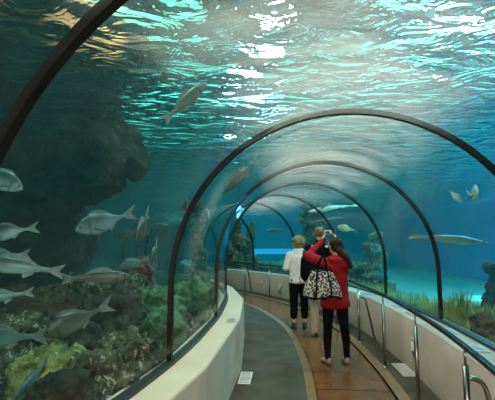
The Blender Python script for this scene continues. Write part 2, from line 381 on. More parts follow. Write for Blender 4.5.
# ribs and acrylic panels
RS = [RS[0] - 2.2] + RS
for k, s in enumerate(RS):
    if s < 0: continue
    a1 = arch(RO - 0.013, CURB); a2 = arch(RO + 0.028, CURB)
    h = 0.019
    prof = a1 + a2[::-1]; n = len(prof); V = []
    for ds in (-h, h):
        t = tan(s); base = [P(s, o_, z_) for o_, z_ in prof]
        V += [b + Vector((t.x, t.y, 0)) * ds for b in base]
    Fc = [(j, (j + 1) % n, n + (j + 1) % n, n + j) for j in range(n)]
    na = len(a1)
    for j in range(na - 1):
        q = (j, j + 1, n - 2 - j, n - 1 - j); Fc.append(q[::-1]); Fc.append(tuple(x + n for x in q))
    o = mesh('trim_%d' % (k + 4), V, Fc, M['rib_paint']); o['kind'] = 'structure'
for k, (a, b) in enumerate(zip([0.0] + [s for s in RS if s > 0], [s for s in RS if s > 0] + [SMAX])):
    pr = arch(RO - 0.01) + arch(RO + 0.026)[::-1]
    sweep('window_%d' % (k + 1), pr, a + 0.004, b - 0.004, M['acrylic'], closed=True, kind='structure', step=0.25)

# water body
X0, X1, Y0, Y1, ZW = -17.0, 9.5, -5.5, 25.0, 3.18
bm = bmesh.new(); box_bm(bm, ((X0 + X1) / 2, (Y0 + Y1) / 2, (ZW + 0.06 - 0.8) / 2), (X1 - X0 - 0.02, Y1 - Y0 - 0.02, ZW + 0.06 + 0.8))
bmesh.ops.recalc_face_normals(bm, faces=bm.faces)
pr = [(CO - RO - 0.036, -0.7)] + [(o_, z_) for o_, z_ in arch(RO + 0.036, CURB - 0.05)] + [(CO + RO + 0.036, -0.7)]
n = int(SMAX / 0.25); rows = []
for i in range(n + 1):
    rows.append([bm.verts.new(P(SMAX * i / n, o_, z_)) for o_, z_ in pr])
for i in range(n):
    for j in range(len(pr) - 1):
        f = bm.faces.new((rows[i][j], rows[i][j + 1], rows[i + 1][j + 1], rows[i + 1][j]))
        c = f.calc_center_median(); f.normal_update()
        # normals must point into the tunnel
        sc_ = SMAX * (i + 0.5) / n; mid = P(sc_, CO, 1.0)
        if f.normal.dot(mid - c) < 0: f.normal_flip()
me = bpy.data.meshes.new('water'); bm.to_mesh(me); bm.free()
wo = link('water', me, M['water']); tag(wo, 'clear blue green water filling the tank around the tunnel', 'water', kind='stuff')
bm = bmesh.new(); bmesh.ops.create_grid(bm, x_segments=60, y_segments=60, size=0.5)
bmesh.ops.scale(bm, vec=(X1 - X0 - 0.04, Y1 - Y0 - 0.04, 1), verts=bm.verts); bmesh.ops.translate(bm, vec=((X0 + X1) / 2, (Y0 + Y1) / 2, ZW), verts=bm.verts)
ws = bm_obj('water_surface', bm, M['surface']); tag(ws, 'rippled underside of the water surface above the tunnel', 'water surface', kind='stuff')

# tank shell and hall above
def slab(name, a, b, m):
    bm = bmesh.new(); a = Vector(a); b = Vector(b); box_bm(bm, (a + b) / 2, tuple(abs(x) for x in (b - a))); o = bm_obj(name, bm, m); o['kind'] = 'structure'; return o
ZC = 6.4
slab('wall_east', (X1, Y0, -1), (X1 + 0.2, Y1, ZC), M['tank_paint'])
slab('wall_west', (X0 - 0.2, Y0, -1), (X0, Y1, ZC), M['tank_paint_teal'])
slab('wall_north', (X0 - 0.2, Y1, -1), (X1 + 0.2, Y1 + 0.2, ZC), M['tank_paint_teal'])
slab('wall_south', (X0 - 0.2, Y0 - 0.2, -1), (X1 + 0.2, Y0, ZC), M['tank_paint_teal'])
slab('ceiling', (X0 - 0.2, Y0 - 0.2, ZC), (X1 + 0.2, Y1 + 0.2, ZC + 0.2), M['concrete'])
# tank bed
def fbm(v, oct=4, sc_=1.0): return noise.fractal(Vector(v) * sc_, 0.9, 2.1, oct, noise_basis='PERLIN_ORIGINAL')
def dist_path(x, y):
    best = 1e9; bo = 0
    q = Vector((x, y))
    for i in range(0, len(path) - 1, 6):
        d = q - path[i]
        if d.length < best:
            best = d.length; t = (path[i + 1] - path[i]).normalized(); bo = d.dot(Vector((-t.y, t.x)))
    return best, bo      # bo > 0 on the inner (left) side
def bed_z(x, y):
    d, bo = dist_path(x, y)
    if bo > 0 or (bo > -0.1 and d < 1):
        e = (d if bo > 0 else 0) - 2.55
        if e < 0: return -0.3
        z = 0.40 + 0.13 * min(e, 5) ; z += 0.12 * fbm((x, y, 3), 4, 0.9)
        return z - 0.2
    e = d - 0.6
    if e < 0: return -0.3
    return 0.02 + 0.42 * max(0, 1 - e / 1.9) ** 1.2 + 0.05 * fbm((x, y, 9), 3, 0.5)
bm = bmesh.new(); bmesh.ops.create_grid(bm, x_segments=170, y_segments=190, size=0.5)
bmesh.ops.scale(bm, vec=(X1 - X0, Y1 - Y0, 1), verts=bm.verts); bmesh.ops.translate(bm, vec=((X0 + X1) / 2, (Y0 + Y1) / 2, 0), verts=bm.verts)
for v in bm.verts: v.co.z = bed_z(v.co.x, v.co.y)
m, nt, out = newmat('tank_bed'); p = N(nt, 'BsdfPrincipled'); p.inputs['Roughness'].default_value = 0.95
tc = N(nt, 'TexCoord'); no = N(nt, 'TexNoise'); no.inputs['Scale'].default_value = 0.55; no.inputs['Detail'].default_value = 8; nt.links.new(tc.outputs['Object'], no.inputs['Vector'])
sp = N(nt, 'SeparateXYZ'); nt.links.new(tc.outputs['Object'], sp.inputs[0])
ad = N(nt, 'Math'); ad.operation = 'MULTIPLY_ADD'; ad.inputs[1].default_value = 0.06; nt.links.new(sp.outputs['X'], ad.inputs[0]); nt.links.new(no.outputs['Fac'], ad.inputs[2])
r = ramp(nt, [(0.40, (0.06, 0.085, 0.05)), (0.58, (0.24, 0.28, 0.15)), (0.72, (0.44, 0.45, 0.37))]); nt.links.new(ad.outputs[0], r.inputs[0]); nt.links.new(r.outputs[0], p.inputs['Base Color'])
nb = N(nt, 'TexNoise'); nb.inputs['Scale'].default_value = 9; nb.inputs['Detail'].default_value = 8; nt.links.new(tc.outputs['Object'], nb.inputs['Vector'])
b = N(nt, 'Bump'); b.inputs['Distance'].default_value = 0.06; nt.links.new(nb.outputs['Fac'], b.inputs['Height']); nt.links.new(b.outputs[0], p.inputs['Normal']); nt.links.new(p.outputs[0], out.inputs[0])
bd = bm_obj('tank_bed', bm, m, smooth=True); tag(bd, 'sand and rubble bed of the tank', 'seabed', kind='structure')
# end walls of the walkway
def endwall(name, s):
    V = [P(s, o_, z_) for o_, z_ in [(CO - 1.6, -0.1)] + arch(RO + 0.04, CURB - 0.1) + [(CO + 1.6, -0.1)]]
    o = mesh(name, V, [tuple(range(len(V)))], M['concrete']); o['kind'] = 'structure'
endwall('wall_end', SMAX - 0.05)
endwall('wall_entrance', 0.05)

# ------------------------------------------------------------------ rocks
def disp_rock(bm, amp, sc_, seed, ridg=0.5):
    bm.normal_update(); off = Vector((seed * 13.7, seed * 7.1, seed * 3.3)); mv = []
    for v in bm.verts:
        q = v.co * sc_ + off
        d = fbm(q, 5) * amp
        d -= ridg * amp * (1 - abs(noise.noise(q * 2.3)) * 2.2) * 0.6
        # strata
        d += 0.08 * amp * math.sin(v.co.z * 9 * sc_ / 2 + 2 * noise.noise(q * 0.7))
        mv.append(v.normal * d)
    for v, d in zip(bm.verts, mv): v.co += d
def rock(name, c, rad, m, label, cat='rock', seed=None, amp=0.34, sub=5, group=None, rz=None):
    seed = seed if seed is not None else random.random() * 50
    bm = bmesh.new(); bmesh.ops.create_icosphere(bm, subdivisions=sub, radius=1.0)
    for v in bm.verts:
        v.co = Vector((math.copysign(abs(v.co.x) ** 0.8, v.co.x) * rad[0], math.copysign(abs(v.co.y) ** 0.8, v.co.y) * rad[1], math.copysign(abs(v.co.z) ** 0.75, v.co.z) * rad[2]))
    mr = min(rad); disp_rock(bm, amp * mr, 0.9 / mr ** 0.7, seed); disp_rock(bm, .17 * mr, 3.4 / mr ** 0.7, seed + 3, 1.2)
    o = bm_obj(name, bm, m, smooth=True); o.location = c
    if rz is not None: o.rotation_euler = (0, 0, rz)
    tag(o, label, cat, group); return o
def remeshed(name, blobs, m, voxel=0.06, amp=0.0, sc_=1.0, seed=1, parent=None, smooth_it=6, ridg=0.5):
    """union of ellipsoids [(centre, radii)] or tapered runs [(c1, r1, c2, r2)] as ONE continuous skin"""
    bm = bmesh.new()
    def ell(c, r):
        rr = r if isinstance(r, (tuple, list, Vector)) else (r, r, r)
        x = bmesh.ops.create_icosphere(bm, subdivisions=2, radius=1.0)
        bmesh.ops.transform(bm, matrix=Matrix.Translation(c) @ Matrix.Diagonal((*rr, 1)), verts=x['verts'])
    for b in blobs:
        if len(b) == 2: ell(Vector(b[0]), b[1])
        else:
            c1, r1, c2, r2 = b; c1 = Vector(c1); c2 = Vector(c2)
            v1 = Vector(r1) if isinstance(r1, (tuple, list)) else Vector((r1,) * 3); v2 = Vector(r2) if isinstance(r2, (tuple, list)) else Vector((r2,) * 3)
            n = max(2, int((c2 - c1).length / (0.35 * min(min(v1), min(v2)))) + 1); n = min(n, 26)
            for i in range(n + 1): t = i / n; ell(c1.lerp(c2, t), tuple(v1.lerp(v2, t)))
    me = bpy.data.meshes.new('tmp'); bm.to_mesh(me); bm.free()
    o = bpy.data.objects.new('tmp', me); COL.objects.link(o)
    md = o.modifiers.new('r', 'REMESH'); md.mode = 'VOXEL'; md.voxel_size = voxel
    if smooth_it:
        ms = o.modifiers.new('s', 'SMOOTH'); ms.iterations = smooth_it; ms.factor = 0.5
    bpy.context.view_layer.update()
    dg = bpy.context.evaluated_depsgraph_get(); me2 = bpy.data.meshes.new_from_object(o.evaluated_get(dg)); me2.name = name
    bpy.data.objects.remove(o)
    if amp:
        bm = bmesh.new(); bm.from_mesh(me2); disp_rock(bm, amp, sc_, seed, ridg); bm.to_mesh(me2); bm.free()
    me2.polygons.foreach_set('use_smooth', [True] * len(me2.polygons))
    return link(name, me2, m, parent)

# the big overhanging ledge and cliff on the left
bl = []
bl += [((-3.6, 5.7, 2.75), (1.9, 1.2, 0.62)), ((-2.2, 5.1, 2.85), (0.75, 0.8, 0.36)), ((-1.66, 4.95, 2.62), (0.38, 0.5, 0.22)), ((-2.3, 5.2, 2.45), (0.7, 0.7, 0.30)),
       ((-5.5, 5.5, 2.6), (2.0, 1.6, 0.8)), ((-2.9, 5.5, 2.25), (0.9, 0.7, 0.35))]
bl += [((-4.6, 6.2, 1.2), (2.2, 0.9, 1.5)), ((-3.0, 6.1, 1.6), (0.75, 0.6, 0.75)), ((-3.2, 6.0, 0.9), (0.9, 0.6, 0.8)), ((-6.5, 5.0, 1.2), (1.6, 2.2, 1.8)), ((-5.0, 3.6, 0.4), (0.9, 0.9, 0.7))]
o = remeshed('rock_ledge', bl, M['rock_dark'], 0.07, 0.20, 1.1, 3, smooth_it=2)
bm = bmesh.new(); bm.from_mesh(o.data); disp_rock(bm, .05, 3.5, 9, 1.2); bm.to_mesh(o.data); bm.free()
o2 = remeshed('ledge_reflection', [((-3.6, 5.3, 4.0), (2.6, 1.8, .7)), ((-2.3, 4.4, 3.75), (1.1, 1.3, .45)), ((-5.2, 3.2, 3.9), (2.4, 2.2, .6)), ((-3.0, 3.0, 3.8), (1.1, 1.0, .4))], M['ledge_reflection'], 0.09, .18, .9, 12, smooth_it=2)  # added mass above the water, shaped to imitate the ledge mirrored in it
tag(o2, 'added brown rock mass above the water, standing in for the ledge reflection, at the upper left', 'rock')
tag(o, 'massive dark rock cliff with an overhanging ledge reaching the water surface on the left', 'rock')

def bz(x, y, k=0.0): return bed_z(x, y) + k
ROCKS = [  # px, py (centre), D, (rx, ry, rz), material, label
    (116, 318, 4.0, (0.30, 0.30, 0.27), 'rock_dark', 'dark rounded boulder in mid reef beyond the first acrylic panel'),
    (48, 362, 3.1, (0.28, 0.28, 0.15), 'rock_yellow', 'yellow green algae covered boulder at the lower left'),
    (20, 330, 3.5, (0.30, 0.28, 0.16), 'rubble', 'pale speckled rock at the left edge above the yellow boulder'),
    (105, 372, 2.9, (0.24, 0.24, 0.16), 'rubble', 'rough rubble rock low in the left foreground right of the yellow boulder'),
    (140, 352, 3.3, (0.25, 0.25, 0.17), 'rubble', 'lumpy rubble rock just behind the foot of the second rib'),
    (162, 336, 3.9, (0.20, 0.25, 0.15), 'rock_green', 'green rock low behind the second rib'),
    (160, 303, 5.0, (0.34, 0.30, 0.20), 'rock_moss', 'smooth green boulder left of the second rib above the rubble'),
    (163, 322, 4.6, (0.30, 0.24, 0.12), 'rock_moss', 'flat green slab under the smooth green boulder'),
    (192, 298, 6.2, (0.38, 0.35, 0.30), 'rock_moss', 'broad green mound seen between the second and third ribs'),
    (182, 325, 4.9, (0.22, 0.22, 0.16), 'rubble', 'brown green rubble lump right of the second rib'),
    (206, 315, 5.8, (0.28, 0.28, 0.18), 'rock_green', 'small green rock behind the small plaque on the left curb'),
    (78, 340, 3.6, (0.25, 0.25, 0.16), 'rock_dark', 'dark rock in the hollow behind the diving bream'),
    (90, 282, 5.0, (0.42, 0.35, 0.18), 'rubble', 'rubble ledge below the overhanging cliff'),
    (30, 300, 4.4, (0.5, 0.35, 0.20), 'rock_brown', 'brown rock under the cliff at the left edge'),
    (128, 285, 5.6, (0.28, 0.28, 0.16), 'rubble', 'rubble rock behind the sea bass nose'),
    (66, 392, 2.55, (0.22, 0.20, 0.13), 'rock_dark', 'dark rock in the bottom left corner behind the acrylic'),
    (120, 392, 2.65, (0.16, 0.16, 0.11), 'rubble', 'small rubble rock against the acrylic at the bottom left'),
]
def clear_of_tunnel(c, r_):
    best = 1e9; n_ = None
    for a, b in zip(path[::3], path[3::3]):
        t = (b - a).normalized(); d = Vector((c.x, c.y)) - a
        if d.length < best + 1e-6:
            pass
        if d.length < best: best = d.length; n_ = Vector((-t.y, t.x)); off = d.dot(n_)
    if off > CO:
        need = CO + RO + 0.10 + r_
        if off < need: c.x += n_.x * (need - off); c.y += n_.y * (need - off)
    return c
for (px, py, D, rad, mm, lab) in ROCKS:
    c = clear_of_tunnel(at(px, py, D), max(rad[0], rad[1]) * 1.15)
    o = rock('rock', c, (rad[0], rad[1], max(rad[2], 0.5 * (c.z + rad[2] - bed_z(c.x, c.y)) + 0.05)), M[mm], lab)
    o.location.z = c.z + rad[2] - max(rad[2], 0.5 * (c.z + rad[2] - bed_z(c.x, c.y)) + 0.05)
# reef rubble scattered on the left bed (single stones nobody could count)
bm = bmesh.new(); rnd = random.Random(5)
for k in range(900):
    s = rnd.uniform(s_of_y(1.2), s_of_y(9.5)); of = 2.75 + abs(rnd.gauss(0, 1.0)) + 0.05
    q = P(s, of); z = bed_z(q.x, q.y); r_ = rnd.uniform(0.03, 0.11)
    x = bmesh.ops.create_icosphere(bm, subdivisions=2, radius=r_)
    for v in x['verts']:
        v.co *= 1 + 0.35 * noise.noise(v.co / r_ * 1.3 + Vector((k, 0, 0)))
    bmesh.ops.transform(bm, matrix=Matrix.Translation((q.x, q.y, z + r_ * 0.25)) @ Matrix.Diagonal((1.2, 1, 0.75, 1)), verts=x['verts'])
o = bm_obj('reef_rubble', bm, M['rubble'], smooth=True); tag(o, 'loose coral rubble covering the reef bed on the left', 'rubble', kind='stuff')
o = rock('rock', at(142, 277, 6.0), (0.22, 0.2, 0.3), M['coral_red'], 'dull red coral clump behind the left reef', 'coral', amp=0.5)

# upright reef pillars
def pillar(px, ytop, ybot, D, wpx, mm, lab, seed, name='rock_pillar', lumps=7):
    a = at(px, ytop, D); b = at(px, ybot, D); b.z = min(b.z, bed_z(b.x, b.y)); r0 = wpx / 2 * D / F; rnd = random.Random(seed); bl = []
    for k in range(lumps):
        t = k / (lumps - 1); c = a.lerp(b, t); c += Vector((rnd.uniform(-.3, .3) * r0, rnd.uniform(-.3, .3) * r0, 0))
        rr = r0 * (0.55 + 0.55 * t) * rnd.uniform(0.8, 1.15); bl.append((c, (rr, rr, (a.z - b.z) / lumps * 0.95)))
    o = remeshed(name, bl, M[mm], max(.03, r0 * .08), 0.16 * r0 * 2, 1.6 / r0 ** 0.5, seed, smooth_it=1)
    bm = bmesh.new(); bm.from_mesh(o.data); disp_rock(bm, .12 * r0, 4.5 / r0 ** .5, seed, 1.4); bm.to_mesh(o.data); bm.free(); tag(o, lab, 'rock'); return o
pillar(376, 238, 292, 11.0, 30, 'rock_mix', 'craggy reef pillar with a knobbly top right of the woman in red', 4)
pillar(236, 226, 266, 15.5, 20, 'rock_rust', 'dark brown rock column at the far bend of the tunnel', 5, lumps=4)
pillar(249, 232, 266, 16.5, 18, 'rock_rust', 'lower brown rock at the far bend right of the dark column', 15, lumps=4)
pillar(312, 188, 262, 15.0, 34, 'rock_mix', 'tall grey rock buttress behind the people', 6, lumps=8)
pillar(200, 210, 285, 8.6, 26, 'rock_mix', 'pale green coral stack seen between the second and third ribs', 7)
pillar(492, 268, 330, 6.5, 30, 'rock_dark', 'dark blue rock at the right edge of the tank', 8)
rock('rock', at(477, 302, 9.5), (0.32, 0.3, 0.14), M['sand'], 'pale rounded mound on the sand at the right', amp=0.12)
rock('rock', at(486, 326, 4.6), (0.16, 0.2, 0.14), M['rock_brown'], 'small dark brown rock among the sea grass at the right edge')
rock('rock', at(345, 272, 12), (1.0, 0.6, 0.3), M['rock_green'], 'low green rock bank behind the hand rail beside the woman in red')
rock('rock', at(290, 268, 17), (2.0, 0.8, 0.30), M['rock_green'], 'far green rock bank behind the woman in white')

def s_near(pt):
    best = 0; bd_ = 1e9; i = 0
    while i * 0.02 < SMAX:
        d = (P0(i * 0.02) - Vector((pt.x, pt.y))).length
        if d < bd_: bd_ = d; best = i * 0.02
        i += 1
    return best
# sea grass on the right
rnd = random.Random(11)
V = []; Fc = []
def blade(V, Fc, x, y, z, h, a, bend, w_):
    d = Vector((math.cos(a), math.sin(a), 0)); n_ = Vector((-d.y, d.x, 0)); b0 = len(V)
    for k in range(5):
        t = k / 4; c = Vector((x, y, z + h * t)) + d * bend * t * t; ww = w_ * (1 - t * 0.85)
        V.append(c + n_ * ww); V.append(c - n_ * ww); V.append(c + d * ww * 0.5)
    for k in range(4):
        i = b0 + k * 3
        for p_, q_ in ((0, 1), (1, 2), (2, 0)): Fc.append((i + p_, i + q_, i + 3 + q_, i + 3 + p_))
s0_, s1_ = s_of_y(2.9), s_of_y(9.5)
for k in range(5200):
    s = rnd.uniform(s0_, s1_); of = -0.66 - rnd.random() ** 1.3 * 1.5
    q = P(s, of); dn = 0.5 + 0.5 * noise.noise(Vector((q.x * 1.7, q.y * 1.7, 0)))
    if dn < 0.47: continue
    blade(V, Fc, q.x, q.y, bed_z(q.x, q.y) - 0.02, rnd.uniform(0.14, 0.46) * (0.4 + dn * 0.8), rnd.uniform(0, 2 * PI), rnd.uniform(0.02, 0.12), 0.010)
o = mesh('sea_grass', V, Fc, M['grass']); tag(o, 'yellow green sea grass growing on the bed behind the right curb', 'sea grass', kind='stuff')
for i, (px, py, D, h, lab) in enumerate([(457, 322, 4.6, 0.58, 'tall bushy tuft of sea grass left of the small brown rock'), (478, 322, 4.9, 0.48, 'dark tuft of sea grass at the right edge of the tank'), (436, 305, 5.6, 0.36, 'low green tuft just right of the foot of the third rib')]):
    c = at(px, py, D)
    for st_ in range(int(SMAX / 0.05)):
        q_ = P(st_ * .05, -0.80 - .15 * (i % 2))
        if q_.y > 2 and 247.5 + q_.x / q_.y * F < px: break
    c.x, c.y = q_.x, q_.y; V = []; Fc = []; z0 = bed_z(c.x, c.y)
    for k in range(150): blade(V, Fc, rnd.gauss(0, .08), rnd.gauss(0, .08), -0.02, h * rnd.uniform(0.7, 1.05), rnd.uniform(0, 2 * PI), rnd.uniform(0.03, 0.2), 0.012)
    o = mesh('sea_grass_tuft', V, Fc, M['grass']); o.location = (c.x, c.y, z0); tag(o, lab, 'sea plant', 'sea grass tufts')

# ------------------------------------------------------------------ fish
def lerp_tab(T, x):
    for (a, va), (b, vb) in zip(T, T[1:]):
        if x <= b: 
            t = (x - a) / (b - a); t = t * t * (3 - 2 * t) * 0.5 + t * 0.5
            return va + (vb - va) * t
    return T[-1][1]
SPEC = {
 'bream': dict(top=[(0, 0.0), (.06, .07), (.18, .135), (.35, .18), (.55, .155), (.75, .07), (.86, .032), (1, .03)],
               bot=[(0, 0.0), (.05, .04), (.18, .10), (.38, .15), (.58, .125), (.75, .055), (.86, .03), (1, .028)], w=0.42, tail=.20, dors=(.28, .74, .035), anal=(.60, .74, .03), pec=.16, fork=.55),
 'bass': dict(top=[(0, 0.0), (.06, .04), (.2, .085), (.4, .105), (.6, .09), (.78, .05), (.88, .032), (1, .03)],
              bot=[(0, 0.0), (.06, .035), (.2, .075), (.4, .095), (.6, .08), (.78, .045), (.88, .03), (1, .03)], w=0.55, tail=.15, dors=(.34, .78, .06), anal=(.62, .76, .05), pec=.11, fork=.4),
 'shark': dict(top=[(0, 0.0), (.05, .025), (.2, .06), (.4, .072), (.6, .055), (.78, .03), (.9, .018), (1, .014)],
               bot=[(0, 0.0), (.06, .02), (.2, .045), (.4, .052), (.6, .04), (.78, .024), (.9, .015), (1, .012)], w=0.9, tail=.13, dors=(.38, .50, .085), anal=(.70, .76, .03), pec=.17, fork=.3),
 'sturgeon': dict(top=[(0, 0.0), (.1, .016), (.2, .035), (.4, .065), (.6, .058), (.78, .035), (.9, .02), (1, .016)],
               bot=[(0, 0.0), (.1, .014), (.2, .03), (.4, .05), (.6, .045), (.78, .028), (.9, .018), (1, .015)], w=0.9, tail=.11, dors=(.72, .80, .05), anal=(.78, .84, .03), pec=.10, fork=.3),
}
def fish_proto(kind, mm):
    sp = SPEC[kind]; BL = 1 - sp['tail']; bend = 0.03
    def X(t): return 0.5 - t * BL
    def Yb(t): return bend * math.sin(t * PI * 1.2) * t
    V = []; Fc = []; n = 26; k = 14
    for i in range(n + 1):
        t = i / n; t = t ** 1.25 if t < 1 else 1
        tp = lerp_tab(sp['top'], t); bt = lerp_tab(sp['bot'], t); ww = sp['w'] * (tp + bt) / 2 * (0.9 if t < .5 else 0.9 - (t - .5) * 0.9)
        for j in range(k):
            a = 2 * PI * j / k; cs, sn = math.cos(a), math.sin(a)
            V.append(Vector((X(t), Yb(t) + ww * math.copysign(abs(cs) ** 1.1, cs), (tp if sn > 0 else bt) * sn)))
    for i in range(n):
        for j in range(k): Fc.append((i * k + j, i * k + (j + 1) % k, (i + 1) * k + (j + 1) % k, (i + 1) * k + j))
    Fc.append(tuple(n * k + j for j in range(k)))
    body = bpy.data.meshes.new('body'); body.from_pydata([tuple(v) for v in V], [], Fc); bmx = bmesh.new(); bmx.from_mesh(body); bmesh.ops.remove_doubles(bmx, verts=bmx.verts, dist=0.0008); bmesh.ops.recalc_face_normals(bmx, faces=bmx.faces); bmx.to_mesh(body); bmx.free()
    body.polygons.foreach_set('use_smooth', [True] * len(body.polygons)); body.materials.append(M[mm])
    def fin(name, outline, th=0.006, y=0.0):
        bmx = bmesh.new(); a = [bmx.verts.new((x, y + th, z)) for x, z in outline]; b = [bmx.verts.new((x, y - th, z)) for x, z in outline]; L = len(outline)
        bmx.faces.new(a); bmx.faces.new(b[::-1])
        for i in range(L): bmx.faces.new((a[i], b[i], b[(i + 1) % L], a[(i + 1) % L]))
        bmesh.ops.recalc_face_normals(bmx, faces=bmx.faces); me = bpy.data.meshes.new(name); bmx.to_mesh(me); bmx.free(); me.materials.append(M[mm] if kind in ('shark', 'sturgeon') else M['fin']); return me
    tl = sp['tail']; hh = tl * 0.62; x0 = X(.975); e = -0.5
    up, dn = (0.85, 0.55) if kind in ('shark', 'sturgeon') else (1, 1)
    parts = [('tail_fin', fin('tail_fin', [(x0 + .015, .02), (x0 - tl * .3, hh * .5 * up), (e - 0.005, hh * up), (e + tl * sp['fork'] * .9, 0.004), (e, -hh * dn), (x0 - tl * .3, -hh * .5 * dn), (x0 + .015, -.02)], 0.005, Yb(1)))]
    a, b, h = sp['dors']
    pts = [(X(a + (b - a) * i / 8), lerp_tab(sp['top'], a + (b - a) * i / 8) - 0.012) for i in range(9)]
    top = [(X(a + (b - a) * i / 8) - .012, lerp_tab(sp['top'], a + (b - a) * i / 8) + h * (math.sin(PI * min(1, (i + .6) / 9)) ** .6) * (1 - .4 * i / 8)) for i in range(8, -1, -1)]
    parts.append(('dorsal_fin', fin('dorsal_fin', pts + top, 0.004, Yb((a + b) / 2))))
    a, b, h = sp['anal']
    pts = [(X(a + (b - a) * i / 4), -lerp_tab(sp['bot'], a + (b - a) * i / 4) + 0.012) for i in range(5)]
    top = [(X(a + (b - a) * i / 4) - .02, -lerp_tab(sp['bot'], a + (b - a) * i / 4) - h * (1 - .6 * i / 4)) for i in range(4, -1, -1)]
    parts.append(('anal_fin', fin('anal_fin', pts + top, 0.004, Yb((a + b) / 2))))
    pz = -0.35 * lerp_tab(sp['bot'], .26)
    for sg in (1, -1):
        ww = sp['w'] * (lerp_tab(sp['top'], .26) + lerp_tab(sp['bot'], .26)) / 2 * .9
        L = sp['pec']; px = X(.25)
        out_ = 0.55 if kind != 'shark' else 1.0
        V2 = [(px, sg * ww * .85, pz + .012), (px - .03, sg * ww * .9, pz - .02), (px - L, sg * (ww + L * out_ * .8), pz - L * .45), (px - L * .55, sg * (ww + L * out_ * .55), pz - L * .08)]
        V2 += [(x, y + sg * .006, z + .006) for x, y, z in V2]
        me = bpy.data.meshes.new('pectoral_fin'); me.from_pydata(V2, [], [(0, 1, 2, 3), (7, 6, 5, 4), (0, 4, 5, 1), (1, 5, 6, 2), (2, 6, 7, 3), (3, 7, 4, 0)]); me.materials.append(parts[0][1].materials[0])
        parts.append(('pectoral_fin', me))
    for sg in (1, -1):
        t = .09 if kind == 'bream' else .10
        tp = lerp_tab(sp['top'], t); bt = lerp_tab(sp['bot'], t); ww = sp['w'] * (tp + bt) / 2 * .9
        bmx = bmesh.new(); bmesh.ops.create_uvsphere(bmx, u_segments=10, v_segments=6, radius=.016 if kind != 'shark' else .008)
        bmesh.ops.translate(bmx, vec=(X(t), sg * ww * .82, tp * .35), verts=bmx.verts); me = bpy.data.meshes.new('eye'); bmx.to_mesh(me); bmx.free(); me.materials.append(M['eye']); parts.append(('eye', me))
    return body, parts
protos = {}
FCOUNT = {'bream': 'sea_bream', 'bass': 'sea_bass', 'shark': 'dogfish', 'sturgeon': 'sturgeon'}
def fish(kind, mm, head, tail, Dh, Dt, label, group=None, bellyup=0.0, small=False):
    if (kind, mm) not in protos: protos[(kind, mm)] = fish_proto(kind, mm)
    body, parts = protos[(kind, mm)]
    h = at(*head, Dh); t = at(*tail, Dt); L = (h - t).length; d = (h - t).normalized()
    o = bpy.data.objects.new(FCOUNT[kind], body); COL.objects.link(o)
    y = Vector((0, 0, 1)).cross(d)
    if y.length < 0.05: y = Vector((0, 1, 0))
    y.normalize(); z = d.cross(y)
    R = Matrix((d, y, z)).transposed()
    if bellyup: R = R @ Matrix.Rotation(bellyup, 3, 'X')
    o.matrix_world = Matrix.Translation((h + t) / 2) @ R.to_4x4() @ Matrix.Scale(L, 4)
    for nme, me in parts:
        c = bpy.data.objects.new(nme, me); COL.objects.link(c); c.parent = o
    tag(o, label, {'bream': 'fish', 'bass': 'fish', 'shark': 'shark', 'sturgeon': 'fish'}[kind], group)
    return o
G = 'silver fish swimming on the left of the tunnel'
fish('bream', 'fish_silver', (23, 190), (-34, 164), 2.6, 2.6, 'pale fish with its head down at the left edge in front of the dark cliff', G)
fish('bream', 'fish_silver', (-12, 236), (39, 227), 2.6, 2.6, 'silver bream at the left edge just under the pale head down fish', G)
fish('bass', 'fish_silver', (-24, 262), (64, 272), 2.5, 2.6, 'large silver fish at the left edge with its tail above the bass tail', G)
fish('bass', 'fish_silver', (-30, 258), (30, 254), 2.9, 2.9, 'silver fish mostly hidden behind the large one at the left edge', G)
fish('bass', 'fish_teal', (-32, 302), (34, 292), 2.6, 2.7, 'dim fish leaving the left edge above the speckled rock', G)
fish('bream', 'fish_silver', (75, 231), (137, 212), 3.2, 3.6, 'silver bream nosing down left under the overhanging ledge', G)
fish('bass', 'fish_bronze', (131, 276), (61, 279), 3.3, 3.2, 'grey brown sea bass facing right in the middle of the left reef', G)
fish('bream', 'fish_bronze', (42, 337), (114, 303), 3.0, 3.3, 'large bronze bream diving left above the yellow green boulder', G)
fish('bass', 'fish_teal', (-35, 340), (46, 336), 2.7, 2.6, 'dark teal fish low at the left edge whose tail ends at the diving bream', G)
fish('bass', 'fish_teal', (12, 402), (50, 358), 2.6, 2.9, 'dark fish swimming steeply down over the yellow boulder', G)
fish('bream', 'fish_bronze', (136, 240), (150, 212), 3.4, 3.9, 'bronze bream turned head down beside the tail of the nosing bream', G)
fish('bream', 'fish_bronze', (150, 264), (158, 243), 3.6, 4.0, 'reddish bronze bream turned head down nearest the second rib', G)
fish('bream', 'fish_teal', (118, 268), (152, 258), 4.4, 4.6, 'greenish fish half hidden behind the nose of the sea bass', G)
fish('bass', 'fish_teal', (112, 237), (150, 231), 5.2, 5.2, 'faint green fish behind the head down bronze bream', G)
fish('bass', 'fish_teal', (168, 225), (140, 228), 6.2, 6.2, 'small dim fish left of the second rib', G)
fish('bass', 'fish_teal', (134, 247), (152, 245), 6.2, 6.2, 'tiny thin pale fish below the head down bream', G)
fish('bass', 'fish_bronze', (207, 82), (163, 122), 3.4, 3.3, 'brown fish climbing under the rippled surface above the left cliff')
fish('bass', 'fish_bronze', (222, 194), (259, 157), 5.6, 5.8, 'brownish fish slanting head down between the second and third ribs')
fish('bream', 'fish_pale', (209, 219), (202, 207), 6.0, 6.5, 'small pale fish turned towards us right of the second rib')
fish('bream', 'fish_bronze', (187, 203), (183, 211), 4.4, 4.8, 'small dark fish seen against the second rib')
fish('bream', 'fish_pale', (462, 203), (446, 187), 5.5, 5.6, 'pale fish heading down right on the right side of the tank')
fish('bream', 'fish_pale', (478, 193), (468, 196), 4.9, 5.5, 'round pale fish facing us at the upper right')
